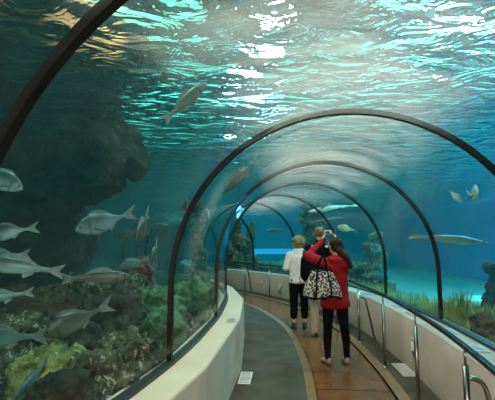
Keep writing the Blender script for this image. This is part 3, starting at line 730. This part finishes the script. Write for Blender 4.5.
fish('sturgeon', 'fish_sturgeon', (491, 243), (408, 236), 5.8, 6.0, 'long slender sturgeon gliding right behind the third rib')
fish('bream', 'fish_pale', (494, 287), (479, 284), 7.0, 7.2, 'round pale fish above the sea grass at the right edge')
fish('bream', 'fish_yellow', (337, 227), (358, 231), 9.0, 9.1, 'yellowish fish just right of the raised camera')
fish('shark', 'fish_shark', (308, 212), (360, 204), 9.5, 9.8, 'pale bellied shark gliding high above the people', bellyup=0.9)
fish('shark', 'fish_teal', (346, 218), (310, 222), 10.5, 10.8, 'grey shark just above the head of the woman in red')
fish('shark', 'fish_teal', (266, 231), (292, 229), 13.0, 13.2, 'small dark shark left of the woman in white')
fish('bream', 'fish_teal', (262, 18), (292, 6), 3.6, 3.6, 'blurred grey fish over the tunnel roof at the top')
fish('bass', 'fish_pale', (398, 100), (386, 128), 6.5, 7.2, 'pale fish near the top of the third rib')

# ------------------------------------------------------------------ hand rail
SP = [s_of_y(2.66) + 1.28 * k for k in range(-3, 14)]
RAILZ = 0.90; ROFF = 0.30
rail = empty('hand_rail', tuple(P(SP[3], ROFF, 0)))
tag(rail, 'long curved dark steel hand rail on slim posts along the right curb', 'hand rail')
rail.location = (0, 0, 0)
tube('top_rail', [P(s_, ROFF, RAILZ) for s_ in [SP[0] - 0.4 + 0.15 * i for i in range(int((SP[-1] - SP[0] + 0.8) / 0.15))]], 0.022, M['steel_dark'], rail, 12)
for k, s_ in enumerate(SP):
    o = tube('post', [P(s_, ROFF, 0.012), P(s_, ROFF, RAILZ - 0.12)], 0.02, M['steel'], rail, 12)
    tube('neck', [P(s_, ROFF, RAILZ - 0.13), P(s_, ROFF, RAILZ - 0.01)], 0.009, M['steel'], o, 8)
    tube('foot_flange', [P(s_, ROFF, 0.012), P(s_, ROFF, 0.022)], 0.045, M['steel'], o, 16)
    if (k - 3) % 3 == 0 or (k > 7 and k % 2):
        z = 0.70; pts = []
        for t in range(7):
            a = t / 6 * PI / 2 * 0.85; pts.append(P(s_ - 0.0, ROFF - 0.03 - 0.09 * math.sin(a), z - 0.09 * (1 - math.cos(a))))
        pts = [P(s_, ROFF - 0.01, z)] + pts + [P(s_, 0.05, 0.014)]
        b_ = tube('brace', pts, 0.016, M['steel'], rail, 10)
        tube('foot_flange', [P(s_, 0.05, 0.012), P(s_, 0.05, 0.02)], 0.035, M['steel'], b_, 16)

# ------------------------------------------------------------------ small fixtures
def placed(name, s, off, z):
    o = empty(name, tuple(P(s, off, z)), yaw(s)); return o
def plaque(s, off, lab, w_=0.20, d_=0.13, grp='small plaques on the curb tops'):
    o = placed('information_plaque', s, off, CURB); tag(o, lab, 'plaque', grp)
    bm = bmesh.new(); box_bm(bm, (0, 0, 0.009), (w_, d_, 0.018), bevel=0.004); bm_obj('plate', bm, M['plate'], o)
    bm = bmesh.new(); box_bm(bm, (-w_ * .22, 0, 0.0195), (w_ * .38, d_ * .7, 0.003)); bm_obj('picture', bm, M['blue_ink'], o)
    bm = bmesh.new()
    for i in range(4): box_bm(bm, (w_ * .2, d_ * (-.26 + .17 * i), 0.0195), (w_ * .36, d_ * .05, 0.003))
    bm_obj('text_lines', bm, M['dark'], o)
for (px, py, lab) in [(480, 350, 'largest plaque on the right curb top at the right edge'), (444, 332, 'plaque on the right curb top, next to the largest one'), (409, 314, 'plaque on the right curb top behind the outlet box'), (396, 307, 'plaque on the right curb top just left of the third rib foot'), (366, 294, 'small far plaque on the right curb top beside the braced post')]:
    plaque(s_near(onz(px, py, CURB)), -0.17, lab)
pl = onz(222, 321, CURB); sl = None
best = 1e9
for i in range(int(SMAX / 0.02)):
    q = P(i * 0.02, 2.21); d = math.hypot(q.x - pl.x, q.y - pl.y)
    if d < best: best = d; sl = i * 0.02
plaque(sl, 2.21, 'small plaque on the left curb top', 0.2, 0.1)
# floor plates
def grille(px, py, w_, d_, lab, m):
    q = onz(px, py, 0); s = s_near(q); o = empty('floor_plate', (q.x, q.y, 0.0 if px < 300 else 0.012), yaw(s)); tag(o, lab, 'floor plate', 'metal plates in the floor')
    bm = bmesh.new(); box_bm(bm, (0, 0, 0.004), (w_, d_, 0.008), bevel=0.002); bm_obj('plate', bm, m, o)
    bm = bmesh.new()
    for i in range(9): box_bm(bm, (-w_ * .42 + w_ * .84 * i / 8, 0, 0.0085), (w_ * .03, d_ * .82, 0.003))
    bm_obj('slots', bm, M['dark'] if px < 300 else M['plate'], o)
grille(245.5, 378, 0.40, 0.14, 'pale slotted floor plate in the grey strip beside the left curb', M['white_plastic'])
grille(404, 371, 0.50, 0.17, 'plain grey floor plate in the strip under the hand rail', M['plate'])
# outlet boxes on the outer curb face
def outlet(s, lab, z=0.36, cable=False):
    o = placed('outlet_box', s, 0.0, z); tag(o, lab, 'outlet box', 'outlet boxes on the outer curb face')
    bm = bmesh.new(); box_bm(bm, (0, 0.018, 0), (0.085, 0.04, 0.085), bevel=0.006); bm_obj('housing', bm, M['white_plastic'], o)
    bm = bmesh.new(); box_bm(bm, (0, 0.041, 0), (0.045, 0.008, 0.045), bevel=0.002); bm_obj('cover', bm, M['plate'], o)
    if cable:
        V, Fc = tube_mesh([(0.01, 0.03, -0.03), (0.03, 0.05, -0.10), (0.0, 0.04, -0.16), (-0.02, 0.02, -0.21)], 0.012, 8); mesh('plug_lead', V, Fc, M['dark'], o, True)
        bm = bmesh.new(); box_bm(bm, (0.01, 0.05, -0.06), (0.05, 0.04, 0.10), bevel=0.01); bm_obj('plug', bm, M['white_plastic'], o)
def s_face(px, py, z):
    return s_near(onz(px, py, z))
outlet(s_face(402, 341, 0.40), 'white outlet box with a plug and lead on the right curb', 0.40, True)
outlet(s_face(263, 287, 0.33), 'white outlet box on the far curb left of the woman in white', 0.33, True)
outlet(s_face(246, 284, 0.33), 'small grey outlet box farthest along the curb near the bend', 0.33)

# ------------------------------------------------------------------ people
def hand(blobs, wrist, dirv, palm_n, side=1, curl=0.6, L=0.17):
    """palm and five fingers appended to a blob list"""
    d = Vector(dirv).normalized(); n_ = Vector(palm_n); n_ = (n_ - d * n_.dot(d)).normalized(); x = d.cross(n_) * side
    wrist = Vector(wrist)
    for k in (-1, 0, 1): blobs.append((wrist + x * k * 0.016, 0.017, wrist + d * L * .5 + x * k * 0.022, 0.015))
    for k, ln in enumerate((0.070, 0.080, 0.074, 0.058)):
        b = wrist + d * L * .52 + x * (-0.030 + 0.020 * k); a1 = curl * .6; m1 = b + (d * math.cos(a1) + n_ * math.sin(a1)) * ln * .5
        a2 = curl * 1.8; e = m1 + (d * math.cos(a2) + n_ * math.sin(a2)) * ln * .5
        blobs.append((b, 0.0095, m1, 0.009)); blobs.append((m1, 0.009, e, 0.008))
    b = wrist + d * L * .16 - x * 0.028; m1 = b + (d * .6 - x * .7 + n_ * .3).normalized() * 0.036; e = m1 + (d * .8 - x * .1 + n_ * .5).normalized() * 0.03
    blobs.append((b, 0.012, m1, 0.0105)); blobs.append((m1, 0.0105, e, 0.009))
def head_blobs(c, fwd, tilt=0.0):
    """skull, jaw, nose, ears, brow around centre c, looking along fwd"""
    c = Vector(c); f = Vector(fwd).normalized(); r = f.cross(Vector((0, 0, 1))).normalized(); u = r.cross(f)
    bl = [(c, 0.082, c + f * 0.022 + u * 0.012, 0.080), (c - u * 0.05 + f * 0.03, 0.058, c - u * 0.085 + f * 0.05, 0.035), (c + f * 0.098 + u * .0, 0.011, c + f * 0.112 - u * 0.022, 0.014),
          (c + f * 0.088 - u * 0.052, 0.012), (c + f * 0.075 + u * .022 + r * .03, 0.02), (c + f * 0.075 + u * .022 - r * .03, 0.02)]
    for s in (1, -1): bl.append((c + r * s * 0.080 + u * 0.008, 0.014, c + r * s * 0.078 - u * 0.022, 0.010))
    return bl
def face_parts(c, fwd, par, iris='dark'):
    c = Vector(c); f = Vector(fwd).normalized(); r = f.cross(Vector((0, 0, 1))).normalized(); u = r.cross(f)
    for s in (1, -1):
        bm = bmesh.new(); bmesh.ops.create_uvsphere(bm, u_segments=10, v_segments=8, radius=0.012); bmesh.ops.translate(bm, vec=c + f * 0.092 + r * s * 0.031, verts=bm.verts); bm_obj('eye', bm, M['dark'], par, True)
    V, Fc = tube_mesh([c + f * 0.094 - u * 0.055 + r * 0.022 - f * .006, c + f * 0.100 - u * 0.056, c + f * 0.094 - u * 0.055 - r * 0.022 - f * .006], 0.005, 6); mesh('mouth', V, Fc, M['coral_red'], par, True)
def shoe(par, c, yaw_, m, L=0.25):
    c = Vector(c); d = Vector((-math.sin(yaw_), math.cos(yaw_), 0))
    o = remeshed('shoe', [(c - d * L * .28 + Vector((0, 0, .035)), (.036, .036, .035), c + d * L * .32 + Vector((0, 0, .028)), (.042, .042, .026)), (c - d * L * .25 + Vector((0, 0, .05)), (.034, .034, .04))], m, 0.009, parent=par, smooth_it=3)
    return o

# --- woman in the white jacket
HW = 1.62
pw = onz(299.5, 328.5, 0); pw = Vector((pw.x, pw.y, 0)); W = empty('person', pw, 0.10)
W.scale = (1.06, 1.06, 1.035)
tag(W, 'person with short fair hair in a white jacket and black cropped trousers', 'person')
hc = (0, 0.02, 1.50)
bb = head_blobs(hc, (0.1, 1, -0.05)) + [((0, 0, 1.30), 0.05, (0, .01, 1.45), 0.046), ((0, 0, .95), (.14, .09, .1), (0, 0, 1.28), (.16, .085, .08)), ((0, 0, .88), (.145, .1, .08))]
for s in (1, -1):
    bb += [((s * .085, 0, .86), .078, (s * .09, .01, .47), .05), ((s * .09, .01, .47), .05, (s * .092, 0, .30), .047), ((s * .092, 0, .30), .046, (s * .092, -.01, .09), .032), ((s * .092, -.01, .06), .034, (s * .095, .08, .035), .028),
           ((s * .155, 0, 1.29), .05, (s * .225, -.03, 1.06), .04), ((s * .225, -.03, 1.06), .038, (s * .14, .20, 1.05), .028)]
    hand(bb, (s * .13, .205, 1.05), (-s * .9, .4, 0.05), (0, -1, 0.2), side=s, curl=.5)
remeshed('body', bb, M['skin'], 0.011, parent=W, smooth_it=4)
face_parts(hc, (0.1, 1, -0.05), W)
jk = [((0, 0, .80), (.19, .125, .03), (0, .0, 1.00), (.175, .115, .05)), ((0, 0, 1.0), (.175, .115, .05), (0, 0, 1.25), (.185, .105, .06)), ((0, 0, 1.25), (.17, .10, .06), (0, 0.01, 1.37), (.10, .085, .045)), ((0, .01, 1.36), (.062, .062, .02), (0, .015, 1.40), (.058, .058, .02))]
for s in (1, -1): jk += [((s * .15, 0, 1.28), .068, (s * .235, -.03, 1.05), .058), ((s * .235, -.03, 1.05), .057, (s * .15, .19, 1.04), .042)]
remeshed('jacket', jk, M['white_cloth'], 0.014, parent=W, smooth_it=3, amp=0.012, sc_=5, seed=3, ridg=0)
tr_ = [((0, 0, .90), (.165, .115, .08), (0, 0, .82), (.17, .115, .06))]
for s in (1, -1): tr_ += [((s * .085, 0, .84), .098, (s * .092, .005, .47), .073), ((s * .092, .005, .47), .073, (s * .094, 0, .22), .066)]
remeshed('trousers', tr_, M['black_cloth'], 0.013, parent=W, smooth_it=3)
hr = [(Vector(hc) + Vector((0, -.02, .035)), (.115, .11, .095)), (Vector(hc) + Vector((0, -.05, -.025)), (.105, .075, .075)), (Vector(hc) + Vector((0, .03, .075)), (.095, .07, .05))]
remeshed('hair', hr, M['hair_blond'], 0.010, parent=W, amp=0.022, sc_=14, seed=5, smooth_it=2, ridg=0)
for s in (1, -1): 
    sh = shoe(W, (s * .094, .03, 0), s * -.15, M['shoe_black'])
    tube('sock', [(s * .092, -.01, .05), (s * .092, -.01, .115)], .038, M['shoe_black'], W)
face = None

# --- tall person in dark jacket and beige trousers, camera bag on the back
pm = onz(321, 336, 0); Mn = empty('person', (pm.x, pm.y, 0), -0.05)
tag(Mn, 'person in a black jacket and beige trousers, mostly hidden behind the red coat', 'person')
hc = (0, 0.02, 1.72)
bb = head_blobs(hc, (0, 1, 0)) + [((0, 0, 1.5), .056, (0, .01, 1.66), .05), ((0, 0, 1.05), (.15, .1, .1), (0, 0, 1.46), (.19, .1, .08)), ((0, 0, .98), (.155, .1, .08))]
for s in (1, -1):
    bb += [((s * .09, 0, .95), .085, (s * .10, .01, .52), .056), ((s * .10, .01, .52), .054, (s * .10, 0, .09), .036), ((s * .10, -.01, .06), .036, (s * .105, .09, .035), .028),
           ((s * .19, 0, 1.45), .055, (s * .25, -.02, 1.17), .043), ((s * .25, -.02, 1.17), .042, (s * .16, .20, 1.25), .03)]
    hand(bb, (s * .15, .21, 1.26), (-s * .8, .5, 0.15), (0, -1, 0.2), side=s, curl=.5)
remeshed('body', bb, M['skin'], 0.012, parent=Mn, smooth_it=4)
face_parts(hc, (0, 1, 0), Mn)
jk = [((0, 0, .88), (.19, .13, .03), (0, 0, 1.15), (.185, .125, .05)), ((0, 0, 1.15), (.185, .12, .05), (0, 0, 1.43), (.215, .115, .06)), ((0, 0, 1.45), (.19, .11, .06), (0, 0.01, 1.55), (.085, .08, .03)), ((0, .01, 1.55), (.07, .07, .02), (0, .015, 1.60), (.066, .066, .02))]
for s in (1, -1): jk += [((s * .185, 0, 1.45), .075, (s * .26, -.02, 1.17), .062), ((s * .26, -.02, 1.17), .06, (s * .17, .19, 1.24), .045)]
remeshed('jacket', jk, M['black_cloth'], 0.015, parent=Mn, smooth_it=3)
tr_ = [((0, 0, 1.0), (.17, .12, .08), (0, 0, .92), (.175, .12, .06))]
for s in (1, -1): tr_ += [((s * .09, 0, .92), .105, (s * .10, .005, .5), .082), ((s * .10, .005, .5), .082, (s * .10, 0, .06), .07)]
remeshed('trousers', tr_, M['beige_cloth'], 0.014, parent=Mn, smooth_it=3)
hr = [(Vector(hc) + Vector((0, -.018, .035)), (.092, .095, .075)), (Vector(hc) + Vector((0, -.04, -.01)), (.083, .062, .06))]
remeshed('hair', hr, M['hair_grey'], 0.011, parent=Mn, amp=0.010, sc_=14, seed=8, smooth_it=2, ridg=0)
for s in (1, -1): shoe(Mn, (s * .10, .03, 0), s * -.12, M['shoe_black'], .28)
# black backpack carried by the hidden person, hanging from the left shoulder
bkp = at(310, 269, pm.y - .34)
bk = empty('backpack', (bkp.x, bkp.y, bkp.z - .09)); tag(bk, 'round black backpack on the back of the hidden tall person', 'backpack')
remeshed('pouch', [((0, 0, .02), (.17, .085, .17), (0, 0.01, .20), (.16, .08, .17))], M['black_cloth'], 0.016, parent=bk, smooth_it=4)
remeshed('front_pocket', [((0, -.085, .06), (.10, .04, .10))], M['black_cloth'], 0.012, parent=bk, smooth_it=2)
for s in (-1, 1): tube('shoulder_strap', [(s * .09, .06, .0), (s * .10, .10, .15), (s * .09, .12, .33), (s * .08, .09, .40), (s * .06, .04, .36)], .013, M['dark'], bk, 8)
tube('hanging_strap', [(-.14, -.01, .05), (-.17, -.02, -.05), (-.16, -.03, -.14)], .008, M['dark'], bk, 6)

# --- woman in the red coat taking a photograph
pr_ = onz(336, 364.5, 0); R = empty('person', (pr_.x, pr_.y, 0), 0.0)
tag(R, 'person with a dark ponytail in a red coat and black leggings, arms raised', 'person')
def rl(px, py, dD=0.0):
    """point of the figure in its own frame, from the photo and its depth relative to the feet"""
    q = at(px, py, pr_.y + dD); return (q.x - pr_.x, q.y - pr_.y, q.z)
hc = rl(335, 246, 0.04); face = (-.45, 1, .05)
camp = rl(328, 233, 0.44)                       # the compact camera
hl = (camp[0] - .072, camp[1] - .005, camp[2] - .01); hrt = (camp[0] + .072, camp[1] - .005, camp[2] - .01)
shl = rl(322, 262, 0.02); shr = rl(346, 262, 0.05); ell_ = rl(307.5, 256, 0.20); elr = (shr[0] - .01, .26, 1.27)
wl = Vector(hl) + Vector((-.02, -.02, -.11)); wr = Vector(hrt) + Vector((.03, -.06, -.10))
bb = head_blobs(hc, face) + [((hc[0] + .01, -.01, 1.34), .048, (hc[0], hc[1] - .01, 1.46), .046), ((0, 0, 1.0), (.13, .09, .1), (hc[0] + .01, 0, 1.30), (.11, .07, .06)), ((0, 0, .88), (.145, .1, .08))]
fl = onz(328, 364, 0); fr_ = onz(347, 363.5, 0)
for s, ft in ((-1, fl), (1, fr_)):
    fx = ft.x - pr_.x; fy = ft.y - pr_.y
    bb += [((s * .08, 0, .88), .085, (s * .09 * .5 + fx * .5, .01, .47), .052), ((s * .045 + fx * .5, .01, .47), .052, (fx, fy + .01, .28), .05), ((fx, fy + .01, .28), .046, (fx, fy, .08), .031), ((fx, fy, .06), .033, (fx - .02, fy + .07, .03), .026)]
bb += [(shl, .05, ell_, .04), (ell_, .038, tuple(wl), .026), (shr, .05, elr, .04), (elr, .038, tuple(wr), .026)]
hand(bb, wl, (0.25, .25, 1), (.9, -.1, -.2), side=1, curl=.75, L=.14)
hand(bb, wr, (-.25, .35, 1), (-.9, -.1, -.2), side=-1, curl=.75, L=.14)
remeshed('body', bb, M['skin'], 0.010, parent=R, smooth_it=3)
face_parts(hc, face, R)
hem = 0.74
ct = [((0.0, 0, hem), (.205, .155, .03), (0.01, 0, .98), (.175, .13, .04)), ((.01, 0, .98), (.172, .125, .05), (hc[0] * .6 + .02, 0, 1.24), (.165, .12, .06)), ((hc[0] * .6 + .02, 0, 1.24), (.185, .12, .06), (hc[0] + .01, 0, 1.36), (.13, .095, .05)),
      ((hc[0] + .01, -.075, 1.335), (.12, .07, .055)), ((hc[0] + .05, -.085, 1.27), (.10, .055, .07))]
ct += [(shl, .075, ell_, .066), (ell_, .064, tuple(wl), .044), (shr, .078, elr, .062), (elr, .06, tuple(wr), .044)]
remeshed('coat', ct, M['red_wool'], 0.014, parent=R, smooth_it=3, amp=0.012, sc_=6, seed=9, ridg=0)
for wv, ev in ((wl, ell_), (wr, elr)):
    dv = (wv - Vector(ev)).normalized(); tube('cuff', [wv - dv * .01, wv + dv * .045], .038, M['black_cloth'], R, 12)
lg = []
for s, ft in ((-1, fl), (1, fr_)):
    fx = ft.x - pr_.x; fy = ft.y - pr_.y
    lg += [((s * .08, 0, .88), .095, (s * .045 + fx * .5, .01, .47), .062), ((s * .045 + fx * .5, .01, .47), .062, (fx, fy + .01, .28), .057), ((fx, fy + .01, .28), .055, (fx, fy, .075), .040)]
    shoe(R, (fx - .01, fy + .03, 0), .35 if s < 0 else .05, M['shoe_beige'], .24)
remeshed('leggings', lg, M['black_cloth'], 0.012, parent=R, smooth_it=3)
hcv = Vector(hc)
hr = [(hcv + Vector((.01, -.022, .03)), (.096, .10, .082)), (hcv + Vector((.02, -.05, -.02)), (.09, .068, .07)), (hcv + Vector((.03, -.085, -.05)), .05, hcv + Vector((.10, -.14, -.13)), .05), (hcv + Vector((.10, -.14, -.13)), .05, hcv + Vector((.17, -.15, -.27)), .026)]
remeshed('hair', hr, M['hair_dark'], 0.010, parent=R, amp=0.008, sc_=16, seed=5, smooth_it=2, ridg=0)
# compact camera in her hands
cw = Vector(camp) + Vector((pr_.x, pr_.y, 0))
ca = empty('compact_camera', tuple(cw)); tag(ca, 'small silver compact camera held up in both hands', 'camera')
bm = bmesh.new(); box_bm(bm, (0, 0, .005), (.105, .028, .066), bevel=.008); bm_obj('housing', bm, M['silver'], ca)
bm = bmesh.new(); box_bm(bm, (-.01, -.0155, .004), (.066, .003, .048)); bm_obj('screen', bm, M['dark'], ca)
V, Fc = tube_mesh([(0, .012, 0), (0, .04, 0)], .022, 16); mesh('lens', V, Fc, M['steel'], ca, True)
V, Fc = tube_mesh([(.03, 0, .036), (.03, 0, .043)], .007, 10); mesh('shutter_button', V, Fc, M['steel'], ca, True)
# leopard print tote bag
bc = at(322.5, 298, pr_.y - .19)
tb = empty('tote_bag', tuple(bc), 0.12); tag(tb, 'large black and white leopard print tote bag with black handles on the red coat', 'bag')
bl_ = []
V = []; Fc = []; n = 24; lv = [(0, .235, .075), (.015, .25, .085), (.09, .245, .088), (.18, .215, .07), (.25, .175, .04), (.345, .14, .018)]
for z, rx, ry in lv:
    for k in range(n):
        a = 2 * PI * k / n; cs, sn = math.cos(a), math.sin(a)
        V.append((math.copysign(abs(cs) ** .7, cs) * rx, math.copysign(abs(sn) ** .7, sn) * ry, z + .012 * math.sin(cs * 5)))
for i in range(len(lv) - 1):
    for k in range(n): Fc.append((i * n + k, i * n + (k + 1) % n, (i + 1) * n + (k + 1) % n, (i + 1) * n + k))
Fc.append(tuple(range(n))[::-1]); Fc.append(tuple((len(lv) - 1) * n + k for k in range(n)))
mesh('bag_body', V, Fc, M['leopard'], tb, True)
def ring(z, rx, ry, r): 
    pts = []
    for k in range(n):
        a = 2 * PI * k / n; cs, sn = math.cos(a), math.sin(a); pts.append((math.copysign(abs(cs) ** .7, cs) * rx, math.copysign(abs(sn) ** .7, sn) * ry, z + .012 * math.sin(cs * 5)))
    return pts
tube('top_binding', ring(.345, .14, .019, .01), .009, M['black_cloth'], tb, 6, closed=True)
tube('base_binding', ring(.012, .247, .083, .01), .013, M['black_cloth'], tb, 6, closed=True)
for sy in (-1, 1):
    tube('handle', [(-.115, sy * .097, .02), (-.10, sy * .09, .15), (-.085, sy * .055, .28), (-.05, sy * .03, .42), (.02, sy * .02, .545), (.055, sy * .025, .42), (.065, sy * .055, .28), (.08, sy * .09, .15), (.09, sy * .097, .02)], .011, M['black_cloth'], tb, 8)

# ------------------------------------------------------------------ lamps over the tank, and added unseen lights
def lampshape(name, c, rx, ry, st, col, lab, grp=None):
    o = empty(name, c); tag(o, lab, 'lamp', grp)
    bm = bmesh.new(); bmesh.ops.create_cone(bm, cap_ends=True, segments=24, radius1=rx, radius2=rx * .6, depth=.22); bmesh.ops.translate(bm, vec=(0, 0, .13), verts=bm.verts); bmesh.ops.scale(bm, vec=(1, ry / rx, 1), verts=bm.verts); bm_obj('housing', bm, M['dark'], o)
    bm = bmesh.new(); bmesh.ops.create_cone(bm, cap_ends=True, segments=24, radius1=rx * .92, radius2=rx * .92, depth=.02); bmesh.ops.scale(bm, vec=(1, ry / rx, 1), verts=bm.verts); bm_obj('glowing_glass', bm, emit('lamp_glow', col, st), o)
    tube('cord', [(0, 0, .22), (0, 0, ZC - c[2])], .01, M['dark'], o, 6)
    return o
LG = 'lamps hanging over the tank'
for (x, y, lab) in [(0.45, 7.0, 'lamp over the tunnel, nearer of the left row'), (0.2, 9.5, 'lamp over the tunnel, middle of the left row'), (-0.6, 13.0, 'farthest lamp over the tunnel bend'), (3.5, 5.9, 'lamp over the tank, nearer of the right row'), (4.1, 8.0, 'lamp over the tank, second of the right row')]:
    lampshape('hanging_lamp', (x, y, 5.0), .25, .25, 70, (1, .98, .92), lab, LG)
# unseen glowing panels added above the water to colour the ripples
def panel(a, b, z, st, col, lab):
    o = empty('glow_panel', ((a[0] + b[0]) / 2, (a[1] + b[1]) / 2, z)); tag(o, lab, 'glow panel', 'added glow panels over the tank')
    bm = bmesh.new(); box_bm(bm, (0, 0, 0), (b[0] - a[0], b[1] - a[1], .04)); bm_obj('glow_face', bm, emit('panel_glow', col, st), o)
    bm = bmesh.new(); box_bm(bm, (0, 0, .05), (b[0] - a[0] + .1, b[1] - a[1] + .1, .05)); bm_obj('frame', bm, M['concrete'], o)
panel((-7, 2), (-0.9, 9), ZC - .15, 3.4, (.16, 1, .66), 'wide unseen glow panel added over the left half of the tank')
panel((3.2, 3), (9, 12), ZC - .15, 5.2, (.16, 1, .80), 'wide unseen glow panel added over the right half of the tank')
panel((-9, 12), (8, 20), ZC - .15, 2.0, (.14, 1, .80), 'wide unseen glow panel added over the far end of the tank')
def alight(name, loc, tgt, size, power, col, typ='AREA', spread=None, sy=None):
    l = bpy.data.lights.new(name, typ); l.energy = power; l.color = col
    if typ == 'AREA':
        l.size = size
        if sy: l.shape = 'RECTANGLE'; l.size_y = sy
        if spread: l.spread = spread
    elif typ == 'SPOT': l.shadow_soft_size = size; l.spot_size = spread or 1.2; l.spot_blend = .6
    else: l.shadow_soft_size = size
    o = bpy.data.objects.new(name, l); COL.objects.link(o); o.location = loc
    d = Vector(tgt) - Vector(loc); o.rotation_euler = d.to_track_quat('-Z', 'Y').to_euler(); return o
# added warm fill behind the visitor, unseen, brightens the walkway and people
alight('walkway_fill', (-0.5, -1.6, 2.2), (0.9, 6, 0.6), 0.9, 165, (1, .88, .70))
# blue underwater lamp on the inner side of the bend
bp_ = at(238.5, 211, 9.0)
ul = empty('underwater_lamp', tuple(bp_)); tag(ul, 'bright blue underwater lamp glowing on the inner side of the bend', 'lamp')
bm = bmesh.new(); bmesh.ops.create_uvsphere(bm, u_segments=16, v_segments=10, radius=.05); bmesh.ops.scale(bm, vec=(1, 1, 4), verts=bm.verts); bm_obj('glowing_lens', bm, emit('blue_glow', (.16, .62, 1), 8), ul)
V, Fc = tube_mesh([(0, .02, .1), (0, .05, .22), (0, .06, ZC - bp_.z)], .018, 8); mesh('mount', V, Fc, M['dark'], ul, True)
bq = at(290, 251.5, 17.5)  # added glowing strip standing in for a reflected band of light
ub = empty('light_band', tuple(bq)); tag(ub, 'long horizontal blue strip added for a light reflection far behind the bend', 'lamp')
bm = bmesh.new(); box_bm(bm, (0, 0, 0), (3.2, .12, .24), bevel=.03); bm_obj('glow_strip', bm, emit('band_glow', (.03, .45, .85), .9), ub)
bm = bmesh.new(); box_bm(bm, (0, .07, 0), (3.3, .06, .3), bevel=.01); bm_obj('housing', bm, M['dark'], ub)  # dark backing of the added strip

alight('tank_fill_left', (-1.5, 2.9, 5.6), (-2.0, 3.6, 0), 1.2, 270, (.85, 1, .80))  # added area light without a fixture, brightens the left reef
alight('tank_fill_right', (6.0, 8.0, 5.6), (5.5, 9, 0), 2.5, 2000, (.20, .68, 1))  # added blue light, unseen, brightens and tints the right side
alight('tank_fill_far', (0.5, 18.5, 5.6), (0.5, 19, 0), 2.5, 1500, (.35, .80, 1))  # added light, unseen, brightens the far end of the tank
alight('crown_fill', (0.9, 5.2, 5.0), (0.9, 5.2, 0), .5, 300, (1, .86, .74))  # added unseen light for the crown haze and the floor below
alight('bend_fill', (0.0, 10.2, 5.0), (0.0, 10.2, 0), .5, 300, (1, .86, .74))  # same kind of added fill, placed over the bend

alight('reflection_fill', (-0.7, 3.6, 3.45), (-3.4, 4.0, 3.75), .05, 420, (1, .80, .50), 'SPOT', 1.3)  # added spot, no fixture, brightens the underside of the stand-in reflection
alight('near_crown_fill', (1.0, 1.9, 5.0), (1.0, 2.2, 0), .6, 250, (1, .88, .84))  # added unseen light that brightens the haze on the nearest panels
